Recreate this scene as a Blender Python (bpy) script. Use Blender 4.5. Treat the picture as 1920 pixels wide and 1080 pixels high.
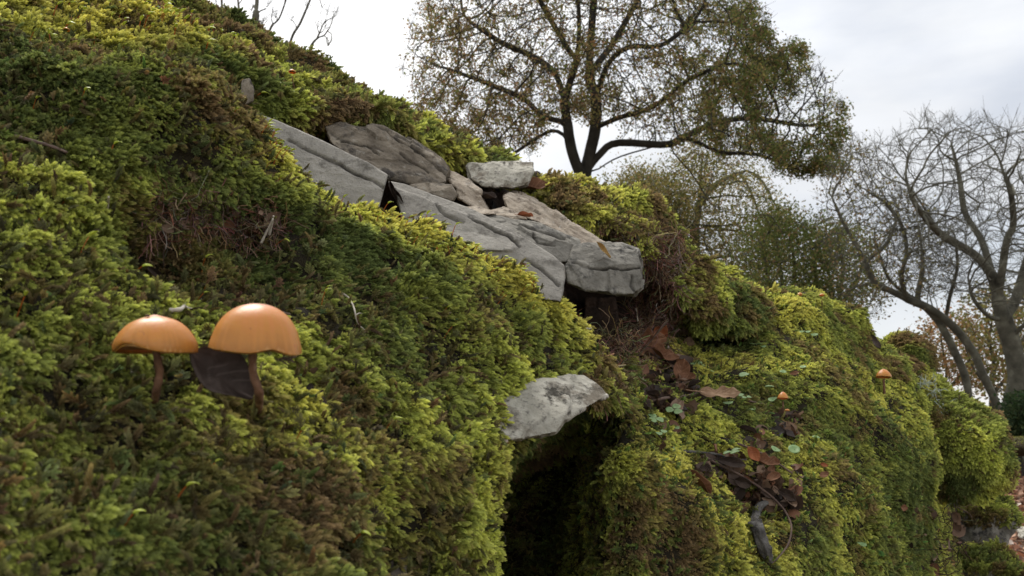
import bpy, bmesh, math, random
import numpy as np
from mathutils import Vector, Matrix, Euler, noise as mnoise
from mathutils.bvhtree import BVHTree

for o in list(bpy.data.objects): bpy.data.objects.remove(o)
sc = bpy.context.scene
C = sc.collection
R = math.radians
rng = np.random.default_rng(7)
random.seed(7)

# ------------------------------------------------------------------ camera
FPX = 1663.0                       # focal length in pixels of the 1920 wide photograph
PITCH = math.atan(250 / FPX)
CAM = Vector((0, 0, 0.95))
cam_d = bpy.data.cameras.new('camera')
cam = bpy.data.objects.new('camera', cam_d); C.objects.link(cam)
cam.location = CAM
cam.rotation_euler = (R(90) + PITCH, 0, 0)
cam_d.sensor_width = 36.0
cam_d.lens = 36.0 * FPX / 1920
cam_d.clip_start = 0.01; cam_d.clip_end = 2000
cam_d.dof.use_dof = True
cam_d.dof.focus_distance = 0.47
cam_d.dof.aperture_fstop = 42
sc.camera = cam
sc.render.resolution_x = 1024; sc.render.resolution_y = 576

# ------------------------------------------------------------------ sky and sun
SUN_EL = R(56); SUN_AZ = R(-28)     # azimuth from +Y towards +X
sun_dir = Vector((math.sin(SUN_AZ) * math.cos(SUN_EL), math.cos(SUN_AZ) * math.cos(SUN_EL), math.sin(SUN_EL)))
world = bpy.data.worlds.new('World'); sc.world = world; world.use_nodes = True
def N(nt, t, **kw):
    n = nt.nodes.new(t)
    for k, v in kw.items():
        if k.startswith('i_'):
            key = k[2:]; key = int(key) if key.isdigit() else key.replace('_', ' ')
            n.inputs[key].default_value = v
        else: setattr(n, k, v)
    return n
def build_world():
    nt = world.node_tree; nt.nodes.clear(); L = nt.links.new
    out = N(nt, 'ShaderNodeOutputWorld'); bg = N(nt, 'ShaderNodeBackground', i_Strength=0.1)
    sky = N(nt, 'ShaderNodeTexSky'); sky.sky_type = 'NISHITA'; sky.sun_disc = False
    sky.sun_elevation = SUN_EL; sky.sun_rotation = SUN_AZ
    tc = N(nt, 'ShaderNodeTexCoord')
    # cloud brightness rises towards the veiled sun; sky behind camera brightened as added fill
    dot = N(nt, 'ShaderNodeVectorMath', operation='DOT_PRODUCT'); dot.inputs[1].default_value = sun_dir
    L(tc.outputs['Generated'], dot.inputs[0])
    ramp = N(nt, 'ShaderNodeValToRGB'); e = ramp.color_ramp.elements
    e[0].position = 0.0; e[0].color = (1.35, 1.36, 1.38, 1)
    a = e.new(0.22); a.color = (1.12, 1.13, 1.15, 1)
    a = e.new(0.36); a.color = (0.82, 0.845, 0.885, 1)
    e[len(e) - 1].position = 1.0; e[len(e) - 1].color = (2.1, 2.05, 1.97, 1)
    a = e.new(0.52); a.color = (0.80, 0.815, 0.845, 1)
    a = e.new(0.66); a.color = (0.86, 0.88, 0.91, 1)
    a = e.new(0.80); a.color = (1.35, 1.35, 1.35, 1)
    L(dot.outputs['Value'], ramp.inputs[0])
    mp = N(nt, 'ShaderNodeMapping'); mp.inputs['Scale'].default_value = (1.6, 1.6, 4.5)
    L(tc.outputs['Generated'], mp.inputs[0])
    no = N(nt, 'ShaderNodeTexNoise', i_Scale=1.7, i_Detail=5.0, i_Roughness=0.5); L(mp.outputs[0], no.inputs['Vector'])
    mr = N(nt, 'ShaderNodeMapRange'); mr.inputs[1].default_value = 0.3; mr.inputs[2].default_value = 0.7
    mr.inputs[3].default_value = 8.4; mr.inputs[4].default_value = 11.2; L(no.outputs['Fac'], mr.inputs[0])
    mul = N(nt, 'ShaderNodeVectorMath', operation='SCALE'); L(ramp.outputs[0], mul.inputs[0]); L(mr.outputs[0], mul.inputs['Scale'])
    # a little clear sky shows through thin cloud low on the right
    no2 = N(nt, 'ShaderNodeTexNoise', i_Scale=2.4, i_Detail=6.0); L(mp.outputs[0], no2.inputs['Vector'])
    mr2 = N(nt, 'ShaderNodeMapRange'); mr2.inputs[1].default_value = 0.42; mr2.inputs[2].default_value = 0.68
    mr2.inputs[3].default_value = 0.05; mr2.inputs[4].default_value = 0.42; L(no2.outputs['Fac'], mr2.inputs[0])
    mix = N(nt, 'ShaderNodeMixRGB'); L(mr2.outputs[0], mix.inputs[0]); L(mul.outputs[0], mix.inputs[1])
    ss = N(nt, 'ShaderNodeVectorMath', operation='MULTIPLY'); ss.inputs[1].default_value = (1.35, 1.2, 1.1)
    L(sky.outputs[0], ss.inputs[0]); L(ss.outputs[0], mix.inputs[2])
    L(mix.outputs[0], bg.inputs[0]); L(bg.outputs[0], out.inputs[0])
build_world()
sun_d = bpy.data.lights.new('sun', 'SUN'); sun_d.energy = 3.2; sun_d.angle = R(22); sun_d.color = (1.0, 0.96, 0.90)
sun = bpy.data.objects.new('sun', sun_d); C.objects.link(sun)
sun.rotation_euler = (-sun_dir).to_track_quat('-Z', 'Y').to_euler()
sun.location = (0, 0, 5)
sc.view_settings.view_transform = 'Standard'; sc.view_settings.look = 'None'
sc.view_settings.exposure = 0.12; sc.view_settings.gamma = 1.0
sc.render.engine = 'CYCLES'

# ------------------------------------------------------------------ helpers
cR = Matrix.Rotation(R(90) + PITCH, 3, 'X')
cRn = np.array(cR)
def P(px, py, d):
    """point of the scene at depth d (metres) seen at photograph pixel px,py"""
    v = cR @ Vector(((px - 960) / FPX * d, (540 - py) / FPX * d, -d))
    return CAM + v
def Pn(a):
    a = np.asarray(a, float)
    v = np.stack([(a[..., 0] - 960) / FPX * a[..., 2], (540 - a[..., 1]) / FPX * a[..., 2], -a[..., 2]], -1)
    return v @ cRn.T + np.array(CAM)
def depth_of(p):
    return -((np.asarray(p) - np.array(CAM)) @ cRn)[..., 2]
def pix(p):
    q = (np.asarray(p) - np.array(CAM)) @ cRn
    d = -q[..., 2]; d = np.where(np.abs(d) < 1e-6, 1e-6, d)
    return q[..., 0] / d * FPX + 960, 540 - q[..., 1] / d * FPX, d

def _h(ix, iy, iz, s):
    n = (ix * 374761393 + iy * 668265263 + iz * 2147483647 + s * 144665) & 0xFFFFFFFF
    n = ((n ^ (n >> 13)) * 1274126177) & 0xFFFFFFFF
    n = ((n ^ (n >> 16)) * 2246822519) & 0xFFFFFFFF
    return ((n ^ (n >> 15)) & 0xFFFF) / 65535.0
def vn(p, f, s=0):
    p = np.asarray(p, float) * f + 1000.0
    i = np.floor(p).astype(np.int64); t = p - i; t = t * t * t * (t * (t * 6 - 15) + 10)
    x, y, z = i[..., 0], i[..., 1], i[..., 2]; u, v, w = t[..., 0], t[..., 1], t[..., 2]
    def L(a, b, k): return a + (b - a) * k
    return 2 * L(L(L(_h(x, y, z, s), _h(x+1, y, z, s), u), L(_h(x, y+1, z, s), _h(x+1, y+1, z, s), u), v),
                 L(L(_h(x, y, z+1, s), _h(x+1, y, z+1, s), u), L(_h(x, y+1, z+1, s), _h(x+1, y+1, z+1, s), u), v), w) - 1
def fbm(p, f, o=4, s=0, g=0.5):
    a = 1.0; r = 0
    for k in range(o): r = r + a * vn(p, f * 2.03 ** k, s + k * 17); a *= g
    return r

def tag(o, label=None, cat=None, group=None, kind=None):
    if label: o['label'] = label
    if cat: o['category'] = cat
    if group: o['group'] = group
    if kind: o['kind'] = kind
    return o
def link(name, me, mats=None, parent=None):
    o = bpy.data.objects.new(name, me); C.objects.link(o)
    if mats is not None:
        for m in (mats if isinstance(mats, (list, tuple)) else [mats]): me.materials.append(m)
    if parent: o.parent = parent
    return o
def empty(name, loc, rot=(0, 0, 0)):
    o = bpy.data.objects.new(name, None); C.objects.link(o); o.location = loc; o.rotation_euler = rot
    o.empty_display_size = 0.02
    return o
def mesh(verts, faces, smooth=True, name='mesh'):
    me = bpy.data.meshes.new(name)
    me.from_pydata([tuple(map(float, v)) for v in verts] if not isinstance(verts, np.ndarray) else verts.tolist(), [], faces if isinstance(faces, list) else faces.tolist())
    if smooth: me.polygons.foreach_set('use_smooth', [True] * len(me.polygons))
    me.update(); return me
def fattr(me, name, vals, dom='POINT'):
    vals = np.asarray(vals, np.float32)
    if vals.ndim == 2 and vals.shape[1] == 4:
        a = me.attributes.new(name, 'FLOAT_COLOR', dom); a.data.foreach_set('color', vals.ravel())
    elif vals.ndim == 2:
        a = me.attributes.new(name, 'FLOAT_VECTOR', dom); a.data.foreach_set('vector', vals.ravel())
    else:
        a = me.attributes.new(name, 'FLOAT', dom); a.data.foreach_set('value', vals)
def grid_faces(r, c, closed=False):
    i = np.arange(r - 1)[:, None] * c; j = np.arange(c if closed else c - 1)[None, :]
    j2 = (j + 1) % c
    return np.stack([i + j, i + j2, i + c + j2, i + c + j], -1).reshape(-1, 4)

# ------------------------------------------------------------------ materials
def new_mat(name):
    m = bpy.data.materials.new(name); m.use_nodes = True; nt = m.node_tree; nt.nodes.clear()
    out = N(nt, 'ShaderNodeOutputMaterial'); b = N(nt, 'ShaderNodeBsdfPrincipled'); nt.links.new(b.outputs[0], out.inputs[0])
    return m, nt, b, out
def ramp_node(nt, stops):
    r = N(nt, 'ShaderNodeValToRGB'); e = r.color_ramp.elements
    while len(e) > 1: e.remove(e[-1])
    e[0].position = stops[0][0]; e[0].color = (*stops[0][1], 1)
    for p, c in stops[1:]: x = e.new(p); x.color = (*c, 1)
    return r
def noise_mat(name, stops, scale, detail=6, rough=0.85, bump=0.3, bscale=None, spec=0.3, layer=None, dist=0.002, coords='Object', distort=0.0, dirt=True):
    m, nt, b, out = new_mat(name); L = nt.links.new
    tc = N(nt, 'ShaderNodeTexCoord')
    n = N(nt, 'ShaderNodeTexNoise', i_Scale=scale, i_Detail=detail, i_Roughness=0.6, i_Distortion=distort); L(tc.outputs[coords], n.inputs['Vector'])
    r = ramp_node(nt, stops); L(n.outputs['Fac'], r.inputs[0]); col = r.outputs[0]
    if layer:                                     # (scale, lo, hi, colour) blotches
        for (s, lo, hi, c) in layer:
            n2 = N(nt, 'ShaderNodeTexNoise', i_Scale=s, i_Detail=7.0, i_Roughness=0.68); L(tc.outputs[coords], n2.inputs['Vector'])
            mr = N(nt, 'ShaderNodeMapRange'); mr.inputs[1].default_value = lo; mr.inputs[2].default_value = hi; L(n2.outputs['Fac'], mr.inputs[0])
            mx = N(nt, 'ShaderNodeMixRGB'); L(mr.outputs[0], mx.inputs[0]); L(col, mx.inputs[1]); mx.inputs[2].default_value = (*c, 1); col = mx.outputs[0]
    if dirt:
        at = N(nt, 'ShaderNodeAttribute', attribute_name='dirt'); mx = N(nt, 'ShaderNodeMixRGB'); L(at.outputs['Fac'], mx.inputs[0]); L(col, mx.inputs[1]); mx.inputs[2].default_value = (.022, .018, .013, 1); col = mx.outputs[0]
    L(col, b.inputs['Base Color']); b.inputs['Roughness'].default_value = rough; b.inputs['Specular IOR Level'].default_value = spec
    if bump:
        n3 = N(nt, 'ShaderNodeTexNoise', i_Scale=bscale or scale * 4, i_Detail=8.0, i_Roughness=0.65); L(tc.outputs[coords], n3.inputs['Vector'])
        bp = N(nt, 'ShaderNodeBump', i_Strength=bump, i_Distance=dist); L(n3.outputs['Fac'], bp.inputs['Height']); L(bp.outputs[0], b.inputs['Normal'])
    return m
def leaf_mat(name, attr=None, atype='GEOMETRY', col=None, transl=0.3, rough=0.5, spec=0.3, tip=False, backcol=None, noise=None):
    """thin leafy surface: diffuse + translucent"""
    m, nt, b, out = new_mat(name); L = nt.links.new
    if attr:
        a = N(nt, 'ShaderNodeAttribute', attribute_name=attr, attribute_type=atype); c = a.outputs['Color']
    else:
        rg = N(nt, 'ShaderNodeRGB'); rg.outputs[0].default_value = (*col, 1); c = rg.outputs[0]
    if noise:
        tc = N(nt, 'ShaderNodeTexCoord'); n = N(nt, 'ShaderNodeTexNoise', i_Scale=noise[0], i_Detail=6.0, i_Roughness=0.65); L(tc.outputs['Object'], n.inputs['Vector'])
        mr = N(nt, 'ShaderNodeMapRange'); mr.inputs[1].default_value = 0.35; mr.inputs[2].default_value = 0.65; L(n.outputs['Fac'], mr.inputs[0])
        mx = N(nt, 'ShaderNodeMixRGB'); L(mr.outputs[0], mx.inputs[0]); L(c, mx.inputs[1]); mx.inputs[2].default_value = (*noise[1], 1); c = mx.outputs[0]
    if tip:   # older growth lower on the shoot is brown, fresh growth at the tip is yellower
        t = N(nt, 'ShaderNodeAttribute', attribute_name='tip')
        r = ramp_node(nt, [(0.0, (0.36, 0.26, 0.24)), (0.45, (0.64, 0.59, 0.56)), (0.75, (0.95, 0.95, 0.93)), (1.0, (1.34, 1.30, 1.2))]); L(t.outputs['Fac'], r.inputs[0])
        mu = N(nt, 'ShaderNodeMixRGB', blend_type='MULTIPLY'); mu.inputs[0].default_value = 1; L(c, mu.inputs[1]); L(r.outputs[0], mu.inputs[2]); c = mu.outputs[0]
    L(c, b.inputs['Base Color']); b.inputs['Roughness'].default_value = rough; b.inputs['Specular IOR Level'].default_value = spec
    tr = N(nt, 'ShaderNodeBsdfTranslucent'); L(c, tr.inputs[0])
    ms = N(nt, 'ShaderNodeMixShader'); ms.inputs[0].default_value = transl; L(b.outputs[0], ms.inputs[1]); L(tr.outputs[0], ms.inputs[2]); L(ms.outputs[0], out.inputs[0])
    return m

M = {}
M['earth'] = noise_mat('dark moss earth', [(0.3, (0.014, 0.010, 0.005)), (0.55, (0.034, 0.026, 0.010)), (0.75, (0.06, 0.045, 0.018))], 60, bump=1.0, bscale=700, rough=0.95, dist=0.006)
M['soil'] = noise_mat('brown soil', [(0.3, (0.010, 0.006, 0.004)), (0.6, (0.045, 0.026, 0.016)), (0.8, (0.08, 0.050, 0.032))], 90, bump=1.0, bscale=500, rough=0.95, dist=0.003)
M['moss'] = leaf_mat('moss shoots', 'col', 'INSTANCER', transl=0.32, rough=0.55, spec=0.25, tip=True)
M['seta'] = leaf_mat('spore stalks', 'vc', 'GEOMETRY', transl=0.35, rough=0.4, spec=0.4)
M['slab'] = noise_mat('smooth grey limestone', [(0.3, (0.19, 0.175, 0.150)), (0.5, (0.28, 0.26, 0.225)), (0.72, (0.38, 0.355, 0.31))], 34, bump=1.0, bscale=260, rough=0.85, dist=0.003,
                      layer=[(60, 0.52, 0.68, (0.095, 0.085, 0.07)), (420, 0.60, 0.75, (0.09, 0.085, 0.08)), (700, 0.66, 0.74, (0.42, 0.40, 0.37))])
M['brownrock'] = noise_mat('weathered brown limestone', [(0.3, (0.085, 0.068, 0.05)), (0.5, (0.175, 0.145, 0.108)), (0.72, (0.29, 0.245, 0.185))], 45, bump=0.8, bscale=240, rough=0.9, dist=0.004,
                      layer=[(60, 0.5, 0.64, (0.045, 0.038, 0.032)), (190, 0.58, 0.72, (0.26, 0.24, 0.20))])
M['palerock'] = noise_mat('pale chalky limestone', [(0.3, (0.25, 0.235, 0.19)), (0.5, (0.42, 0.395, 0.33)), (0.72, (0.58, 0.55, 0.47))], 50, bump=0.7, bscale=260, rough=0.9, dist=0.004,
                      layer=[(70, 0.50, 0.62, (0.17, 0.145, 0.11)), (45, 0.56, 0.62, (0.045, 0.04, 0.03)), (260, 0.54, 0.66, (0.11, 0.10, 0.085))])
M['tanrock'] = noise_mat('tan flaky limestone', [(0.3, (0.22, 0.175, 0.13)), (0.5, (0.40, 0.335, 0.26)), (0.72, (0.56, 0.49, 0.40))], 60, bump=0.8, bscale=260, rough=0.9, dist=0.004,
                      layer=[(80, 0.52, 0.66, (0.11, 0.08, 0.06)), (300, 0.6, 0.72, (0.5, 0.47, 0.42))])
M['blockrock'] = noise_mat('stained grey limestone', [(0.3, (0.11, 0.102, 0.085)), (0.5, (0.21, 0.195, 0.165)), (0.72, (0.34, 0.32, 0.275))], 45, bump=0.8, bscale=240, rough=0.9, dist=0.004,
                      layer=[(55, 0.52, 0.64, (0.045, 0.042, 0.038)), (240, 0.58, 0.72, (0.075, 0.07, 0.062))])
M['bark'] = noise_mat('bark', [(0.3, (0.014, 0.012, 0.009)), (0.6, (0.04, 0.036, 0.028)), (0.8, (0.085, 0.08, 0.06))], 3, bump=0.6, bscale=14, rough=0.95, dist=0.03)
M['bark_grey'] = noise_mat('lichen grey bark', [(0.3, (0.04, 0.037, 0.027)), (0.55, (0.11, 0.105, 0.078)), (0.8, (0.24, 0.235, 0.175))], 4, bump=0.6, bscale=14, rough=0.95, dist=0.03)
M['foliage'] = leaf_mat('tree leaves', 'vc', 'GEOMETRY', transl=0.5, rough=0.6, spec=0.2)
M['wood'] = noise_mat('weathered grey wood', [(0.3, (0.03, 0.027, 0.023)), (0.55, (0.095, 0.088, 0.08)), (0.8, (0.22, 0.21, 0.195))], 160, bump=0.9, bscale=520, rough=0.9, dist=0.0015)
M['twig'] = noise_mat('dry twig', [(0.3, (0.05, 0.03, 0.022)), (0.7, (0.15, 0.10, 0.075))], 300, bump=0.5, rough=0.8, dist=0.0005)
M['palestem'] = noise_mat('bleached stem', [(0.3, (0.26, 0.22, 0.17)), (0.7, (0.52, 0.48, 0.40))], 300, bump=0.4, rough=0.8, dist=0.0005)
M['root'] = leaf_mat('root fibres', 'vc', 'GEOMETRY', transl=0.1, rough=0.8, spec=0.1)
M['lichen'] = noise_mat('pale lichen', [(0.3, (0.22, 0.26, 0.21)), (0.7, (0.42, 0.46, 0.38))], 300, bump=0.3, rough=0.9, dist=0.0005)

# ------------------------------------------------------------------ sheets of the bank
def crom(a, n, axis):
    a = np.moveaxis(np.asarray(a, float), axis, 0); m = len(a)
    t = np.linspace(0, m - 1 - 1e-9, n); i = np.floor(t).astype(int); f = (t - i)
    f = f.reshape((-1,) + (1,) * (a.ndim - 1))
    p = np.concatenate([2 * a[:1] - a[1:2], a, 2 * a[-1:] - a[-2:-1]], 0)
    p0, p1, p2, p3 = p[i], p[i + 1], p[i + 2], p[i + 3]
    r = 0.5 * (2 * p1 + (p2 - p0) * f + (2 * p0 - 5 * p1 + 4 * p2 - p3) * f ** 2 + (3 * p1 - p0 - 3 * p2 + p3) * f ** 3)
    return np.moveaxis(r, 0, axis)
SHEETS = []
def grid_normals(V):
    du = np.gradient(V, axis=1); dv = np.gradient(V, axis=0)
    n = np.cross(du, -dv); n /= np.linalg.norm(n, axis=-1, keepdims=True) + 1e-12
    return -n if False else n
def sheet(name, cols, nr, nc, label, amp=0.008, freq=22, bumps=(), mat='earth', cat='bank', seed=0, kind='structure', flat=0.0):
    """cols: columns of control points (px,py,depth), each from the hidden back over the crest down the face"""
    G = np.array([Pn(c) for c in cols])             # C,R,3
    G = np.transpose(G, (1, 0, 2))                   # rows, cols
    V = crom(crom(G, nr, 0), nc, 1)
    n = grid_normals(V)
    d = depth_of(V)
    k = np.clip(d / 0.35, 0.45, 2.2)[..., None]
    q = V / 1.0
    disp = (fbm(q, freq, 3, seed) * amp - .0028 * np.abs(vn(q, freq * 2.1, seed + 90)) ** .7 * (amp > 0) + fbm(q, freq * 3.3, 2, seed + 50) * amp * 0.38)[..., None] * k
    V = V + n * disp
    for (bx, by, bd, rad, am) in bumps:
        c = np.array(P(bx, by, bd)); r = np.linalg.norm(V - c, axis=-1, keepdims=True) / rad
        V = V + n * (am * np.exp(-r * r * 1.6))
    n = grid_normals(V)
    F = grid_faces(nr, nc)
    me = mesh(V.reshape(-1, 3), F, name=name)
    o = link(name, me, M[mat]); tag(o, label, cat, kind=kind)
    s = dict(V=V, n=n, obj=o, F=F)
    SHEETS.append(s); return s

A = sheet('earth_bank', [
    [(-250,30,.42),(-250,-20,.31),(-250,150,.25),(-250,330,.215),(-250,520,.185),(-250,720,.155),(-250,920,.14),(-250,1250,.115)],
    [(0,110,.44),(0,58,.33),(0,200,.28),(0,380,.24),(0,560,.21),(0,740,.18),(0,920,.16),(0,1250,.13)],
    [(200,170,.46),(200,120,.35),(210,240,.30),(210,400,.265),(210,560,.23),(200,740,.20),(200,920,.175),(200,1250,.145)],
    [(400,240,.48),(400,190,.365),(410,290,.325),(410,430,.29),(400,580,.255),(400,740,.22),(400,920,.19),(400,1250,.16)],
    [(560,350,.50),(560,326,.385),(570,400,.35),(570,510,.315),(560,630,.28),(560,770,.245),(560,930,.21),(560,1250,.175)],
    [(720,430,.50),(720,402,.40),(720,460,.37),(720,560,.335),(720,670,.30),(720,790,.27),(720,930,.24),(720,1250,.20)],
    [(850,480,.52),(850,448,.415),(850,520,.385),(850,610,.355),(850,710,.325),(850,810,.30),(850,930,.275),(850,1250,.23)],
    [(960,550,.54),(965,520,.43),(955,580,.40),(950,660,.375),(940,740,.355),(940,850,.34),(915,1000,.31),(905,1250,.27)],
    [(1060,650,.55),(1055,610,.45),(1050,640,.43),(1040,680,.41),(1035,715,.395),(1000,760,.47),(890,1000,.52),(870,1250,.5)],
    [(1130,710,.55),(1125,672,.465),(1122,695,.445),(1120,715,.43),(1110,740,.42),(1060,770,.50),(900,1000,.62),(880,1250,.6)],
    [(1185,770,.56),(1175,735,.48),(1172,745,.465),(1170,755,.455),(1160,765,.45),(1110,790,.54),(920,1000,.7),(900,1250,.7)]],
    300, 420, 'near face of the mossy bank under the mushrooms', amp=0.006, freq=24,
    bumps=[(300,240,.31,.045,.022),(340,425,.27,.024,-.026),(480,430,.30,.018,-.012),(640,640,.29,.03,.008),(560,700,.26,.02,-.007),(880,620,.36,.035,.008),(800,1010,.25,.030,-.026),(860,1000,.29,.022,-.012),(130,330,.25,.025,.006),(60,450,.22,.02,.006),(130,820,.18,.018,-.006),(640,850,.24,.025,.005)], seed=3)
B = sheet('earth_ridge', [
    [(-250,-220,.62),(-250,-150,.5),(-250,-60,.46),(-250,0,.44),(-250,60,.42),(-250,150,.44)],
    [(0,-120,.66),(0,-80,.54),(0,-20,.5),(0,20,.47),(0,60,.45),(0,140,.46)],
    [(200,-40,.68),(200,-10,.56),(200,35,.52),(200,75,.49),(200,115,.47),(200,180,.48)],
    [(390,110,.70),(390,78,.58),(395,105,.54),(400,145,.51),(400,195,.50),(400,260,.54)],
    [(480,170,.72),(480,136,.60),(475,155,.56),(470,182,.535),(465,220,.53),(465,270,.60)],
    [(600,205,.74),(600,170,.62),(595,188,.585),(590,208,.565),(590,226,.575),(600,240,.70)],
    [(725,245,.76),(718,206,.64),(712,218,.61),(706,230,.59),(705,243,.60),(715,255,.74)],
    [(820,280,.78),(812,255,.67),(806,263,.64),(803,272,.625),(805,282,.635),(820,292,.78)],
    [(900,312,.8),(895,290,.7),(890,295,.67),(888,300,.655),(890,305,.66),(900,312,.8)],
    [(965,322,.82),(950,307,.72),(947,309,.7),(945,311,.69),(948,314,.69),(955,320,.8)]],
    130, 330, 'yellow-green ridge of the bank above the rocks', amp=0.005, freq=20, seed=11)
FR = sheet('far_ridge', [
    [(220,-60,1.4),(220,-80,1.05),(200,-40,.95),(190,60,.9)],
    [(340,30,1.4),(340,-3,1.03),(330,50,.93),(315,120,.88)],
    [(420,60,1.4),(420,34,1.0),(410,80,.9),(395,150,.86)],
    [(500,100,1.35),(500,68,.98),(490,110,.88),(475,180,.84)],
    [(600,150,1.3),(600,126,.95),(590,165,.86),(575,230,.82)],
    [(700,210,1.25),(700,186,.92),(690,210,.84),(680,260,.8)],
    [(780,255,1.2),(778,232,.9),(770,250,.82),(760,280,.8)],
    [(860,300,1.2),(855,270,.88),(850,280,.82),(845,300,.8)]],
    70, 200, 'far green ridge of the bank against the sky', amp=0.006, freq=14, seed=23)
HU = sheet('rear_hummock', [
    [(985,395,.90),(975,365,.73),(980,372,.70),(985,380,.69),(1000,392,.84)],
    [(1020,375,.90),(1012,345,.72),(1016,362,.67),(1030,388,.65),(1055,400,.80)],
    [(1090,370,.92),(1082,338,.71),(1082,372,.65),(1092,412,.635),(1115,430,.80)],
    [(1160,395,.94),(1152,360,.73),(1152,402,.66),(1160,448,.64),(1172,480,.80)],
    [(1228,440,.98),(1222,408,.75),(1222,452,.67),(1232,520,.655),(1235,590,.80)],
    [(1308,505,1.0),(1302,472,.78),(1292,522,.69),(1295,585,.68),(1290,640,.82)],
    [(1388,545,1.0),(1382,520,.82),(1370,560,.73),(1360,606,.72),(1360,650,.82)],
    [(1470,580,1.05),(1460,552,.88),(1445,590,.78),(1430,630,.76),(1430,670,.84)]],
    130, 260, 'rounded hump of the bank behind the block of stone', amp=0.005, freq=18, seed=31)
D = sheet('lower_bank', [
    [(1080,640,.80),(1060,650,.62),(1000,740,.62),(930,850,.62),(900,950,.60),(880,1080,.55),(860,1300,.50)],
    [(1130,650,.80),(1120,660,.62),(1090,720,.60),(1060,830,.60),(1040,930,.58),(1030,1060,.53),(1020,1300,.47)],
    [(1160,640,.80),(1150,665,.62),(1150,730,.54),(1130,820,.50),(1115,910,.475),(1110,1040,.45),(1110,1300,.41)],
    [(1185,630,.80),(1180,650,.64),(1185,745,.50),(1168,825,.445),(1165,910,.425),(1172,1030,.405),(1190,1300,.37)],
    [(1215,620,.85),(1200,640,.68),(1205,750,.52),(1235,840,.46),(1250,920,.435),(1265,1030,.415),(1290,1300,.38)],
    [(1260,600,.90),(1255,625,.72),(1262,720,.60),(1305,850,.49),(1330,940,.455),(1350,1040,.435),(1380,1300,.40)],
    [(1330,590,.95),(1330,626,.80),(1355,700,.65),(1400,820,.545),(1430,920,.50),(1450,1040,.47),(1480,1300,.43)],
    [(1420,600,1.0),(1420,590,.82),(1450,670,.71),(1500,780,.61),(1545,890,.55),(1575,1030,.52),(1610,1300,.48)],
    [(1480,590,1.1),(1470,548,.88),(1500,630,.77),(1560,750,.67),(1610,870,.60),(1650,1030,.57),(1690,1300,.53)],
    [(1560,600,1.15),(1560,572,.93),(1570,640,.83),(1620,750,.73),(1670,870,.67),(1705,1020,.64),(1740,1300,.60)],
    [(1640,670,1.2),(1635,632,.97),(1650,690,.87),(1690,790,.80),(1725,890,.75),(1750,1020,.72),(1780,1300,.68)],
    [(1740,730,1.25),(1735,695,1.0),(1740,735,.93),(1752,820,.90),(1758,910,.90),(1764,1020,.86),(1800,1300,.80)],
    [(1800,780,1.4),(1790,750,1.08),(1786,800,1.06),(1778,880,1.06),(1776,950,1.04),(1784,1040,1.0),(1825,1300,.95)],
    [(1790,800,2.0),(1790,790,1.6),(1790,830,1.6),(1778,900,1.6),(1776,960,1.6),(1782,1050,1.5),(1820,1300,1.4)]],
    300, 460, 'lower face of the bank with green ledge and hollow', amp=.0034, freq=13, seed=41,
    bumps=[(1345,628,.78,.032,-.03),(1600,590,.93,.03,.012),(1250,770,.53,.020,-.020),(1330,850,.52,.020,-.020),(1420,910,.51,.024,-.020),(1200,880,.43,.02,.010),(1290,980,.43,.024,.014),(1540,740,.66,.045,.026),(1640,860,.66,.045,.026),(1560,960,.57,.035,.016),(1500,610,.82,.035,.018),(1400,700,.64,.02,.010),(1480,790,.62,.014,-.010),(1745,960,.78,.05,-.03)])
def mound(name, px, py, d, rx, ry, rz, label, seed, amp=0.006, rot=0.0, nr=110, nc=160, freq=22):
    c = np.array(P(px, py, d)); th = np.linspace(0.02, math.pi - 0.02, nr)[:, None]; ph = np.linspace(0, 2 * math.pi, nc + 1)[:-1][None, :]
    X = np.sin(th) * np.cos(ph); Y = np.sin(th) * np.sin(ph); Z = np.cos(th) + 0 * ph
    sgn = lambda a, p: np.sign(a) * np.abs(a) ** p
    X2 = X * rx; Z2 = Z * rz; Y2 = Y * ry
    ca, sa = math.cos(rot), math.sin(rot)
    V = np.stack([X2 * ca + Z2 * sa, Y2, -X2 * sa + Z2 * ca], -1) + c
    n = V - c; n /= np.linalg.norm(n, axis=-1, keepdims=True)
    V = V + n * (fbm(V, freq, 3, seed) * amp * 2)[..., None]
    nn = -grid_normals(V)
    if (nn * n).sum() < 0: nn = -nn
    me = mesh(V.reshape(-1, 3), grid_faces(nr, nc, True), name=name)
    o = link(name, me, M['earth']); tag(o, label, 'bank', kind='structure')
    s = dict(V=V, n=nn, obj=o, F=None); SHEETS.append(s); return s
E1 = mound('small_hump', 1693, 678, 1.02, .026, .04, .030, 'small round hump on the skyline of the bank', 5, amp=0.002)
E2 = mound('end_hump', 1762, 832, .97, .062, .10, .044, 'big rounded hump at the far end of the bank', 8, amp=.0045, rot=0.68)
SOIL = sheet('soil_face', [
    [(430,120,.80),(430,160,.66),(430,230,.62),(430,330,.58)],
    [(560,200,.80),(560,215,.66),(560,300,.62),(560,400,.58)],
    [(700,230,.82),(700,245,.68),(700,330,.64),(700,450,.60)],
    [(850,280,.84),(850,300,.72),(850,390,.66),(850,520,.60)],
    [(980,330,.86),(980,350,.76),(980,440,.68),(980,640,.60)],
    [(1100,380,.86),(1100,420,.76),(1100,530,.70),(1090,700,.60)],
    [(1190,430,.86),(1190,470,.70),(1195,570,.69),(1190,680,.62)],
    [(1250,480,.86),(1250,500,.70),(1250,600,.70),(1250,680,.68)]],
    90, 220, 'brown soil and rubble exposed between the stones', amp=0.006, freq=25, mat='soil', seed=61)

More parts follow.
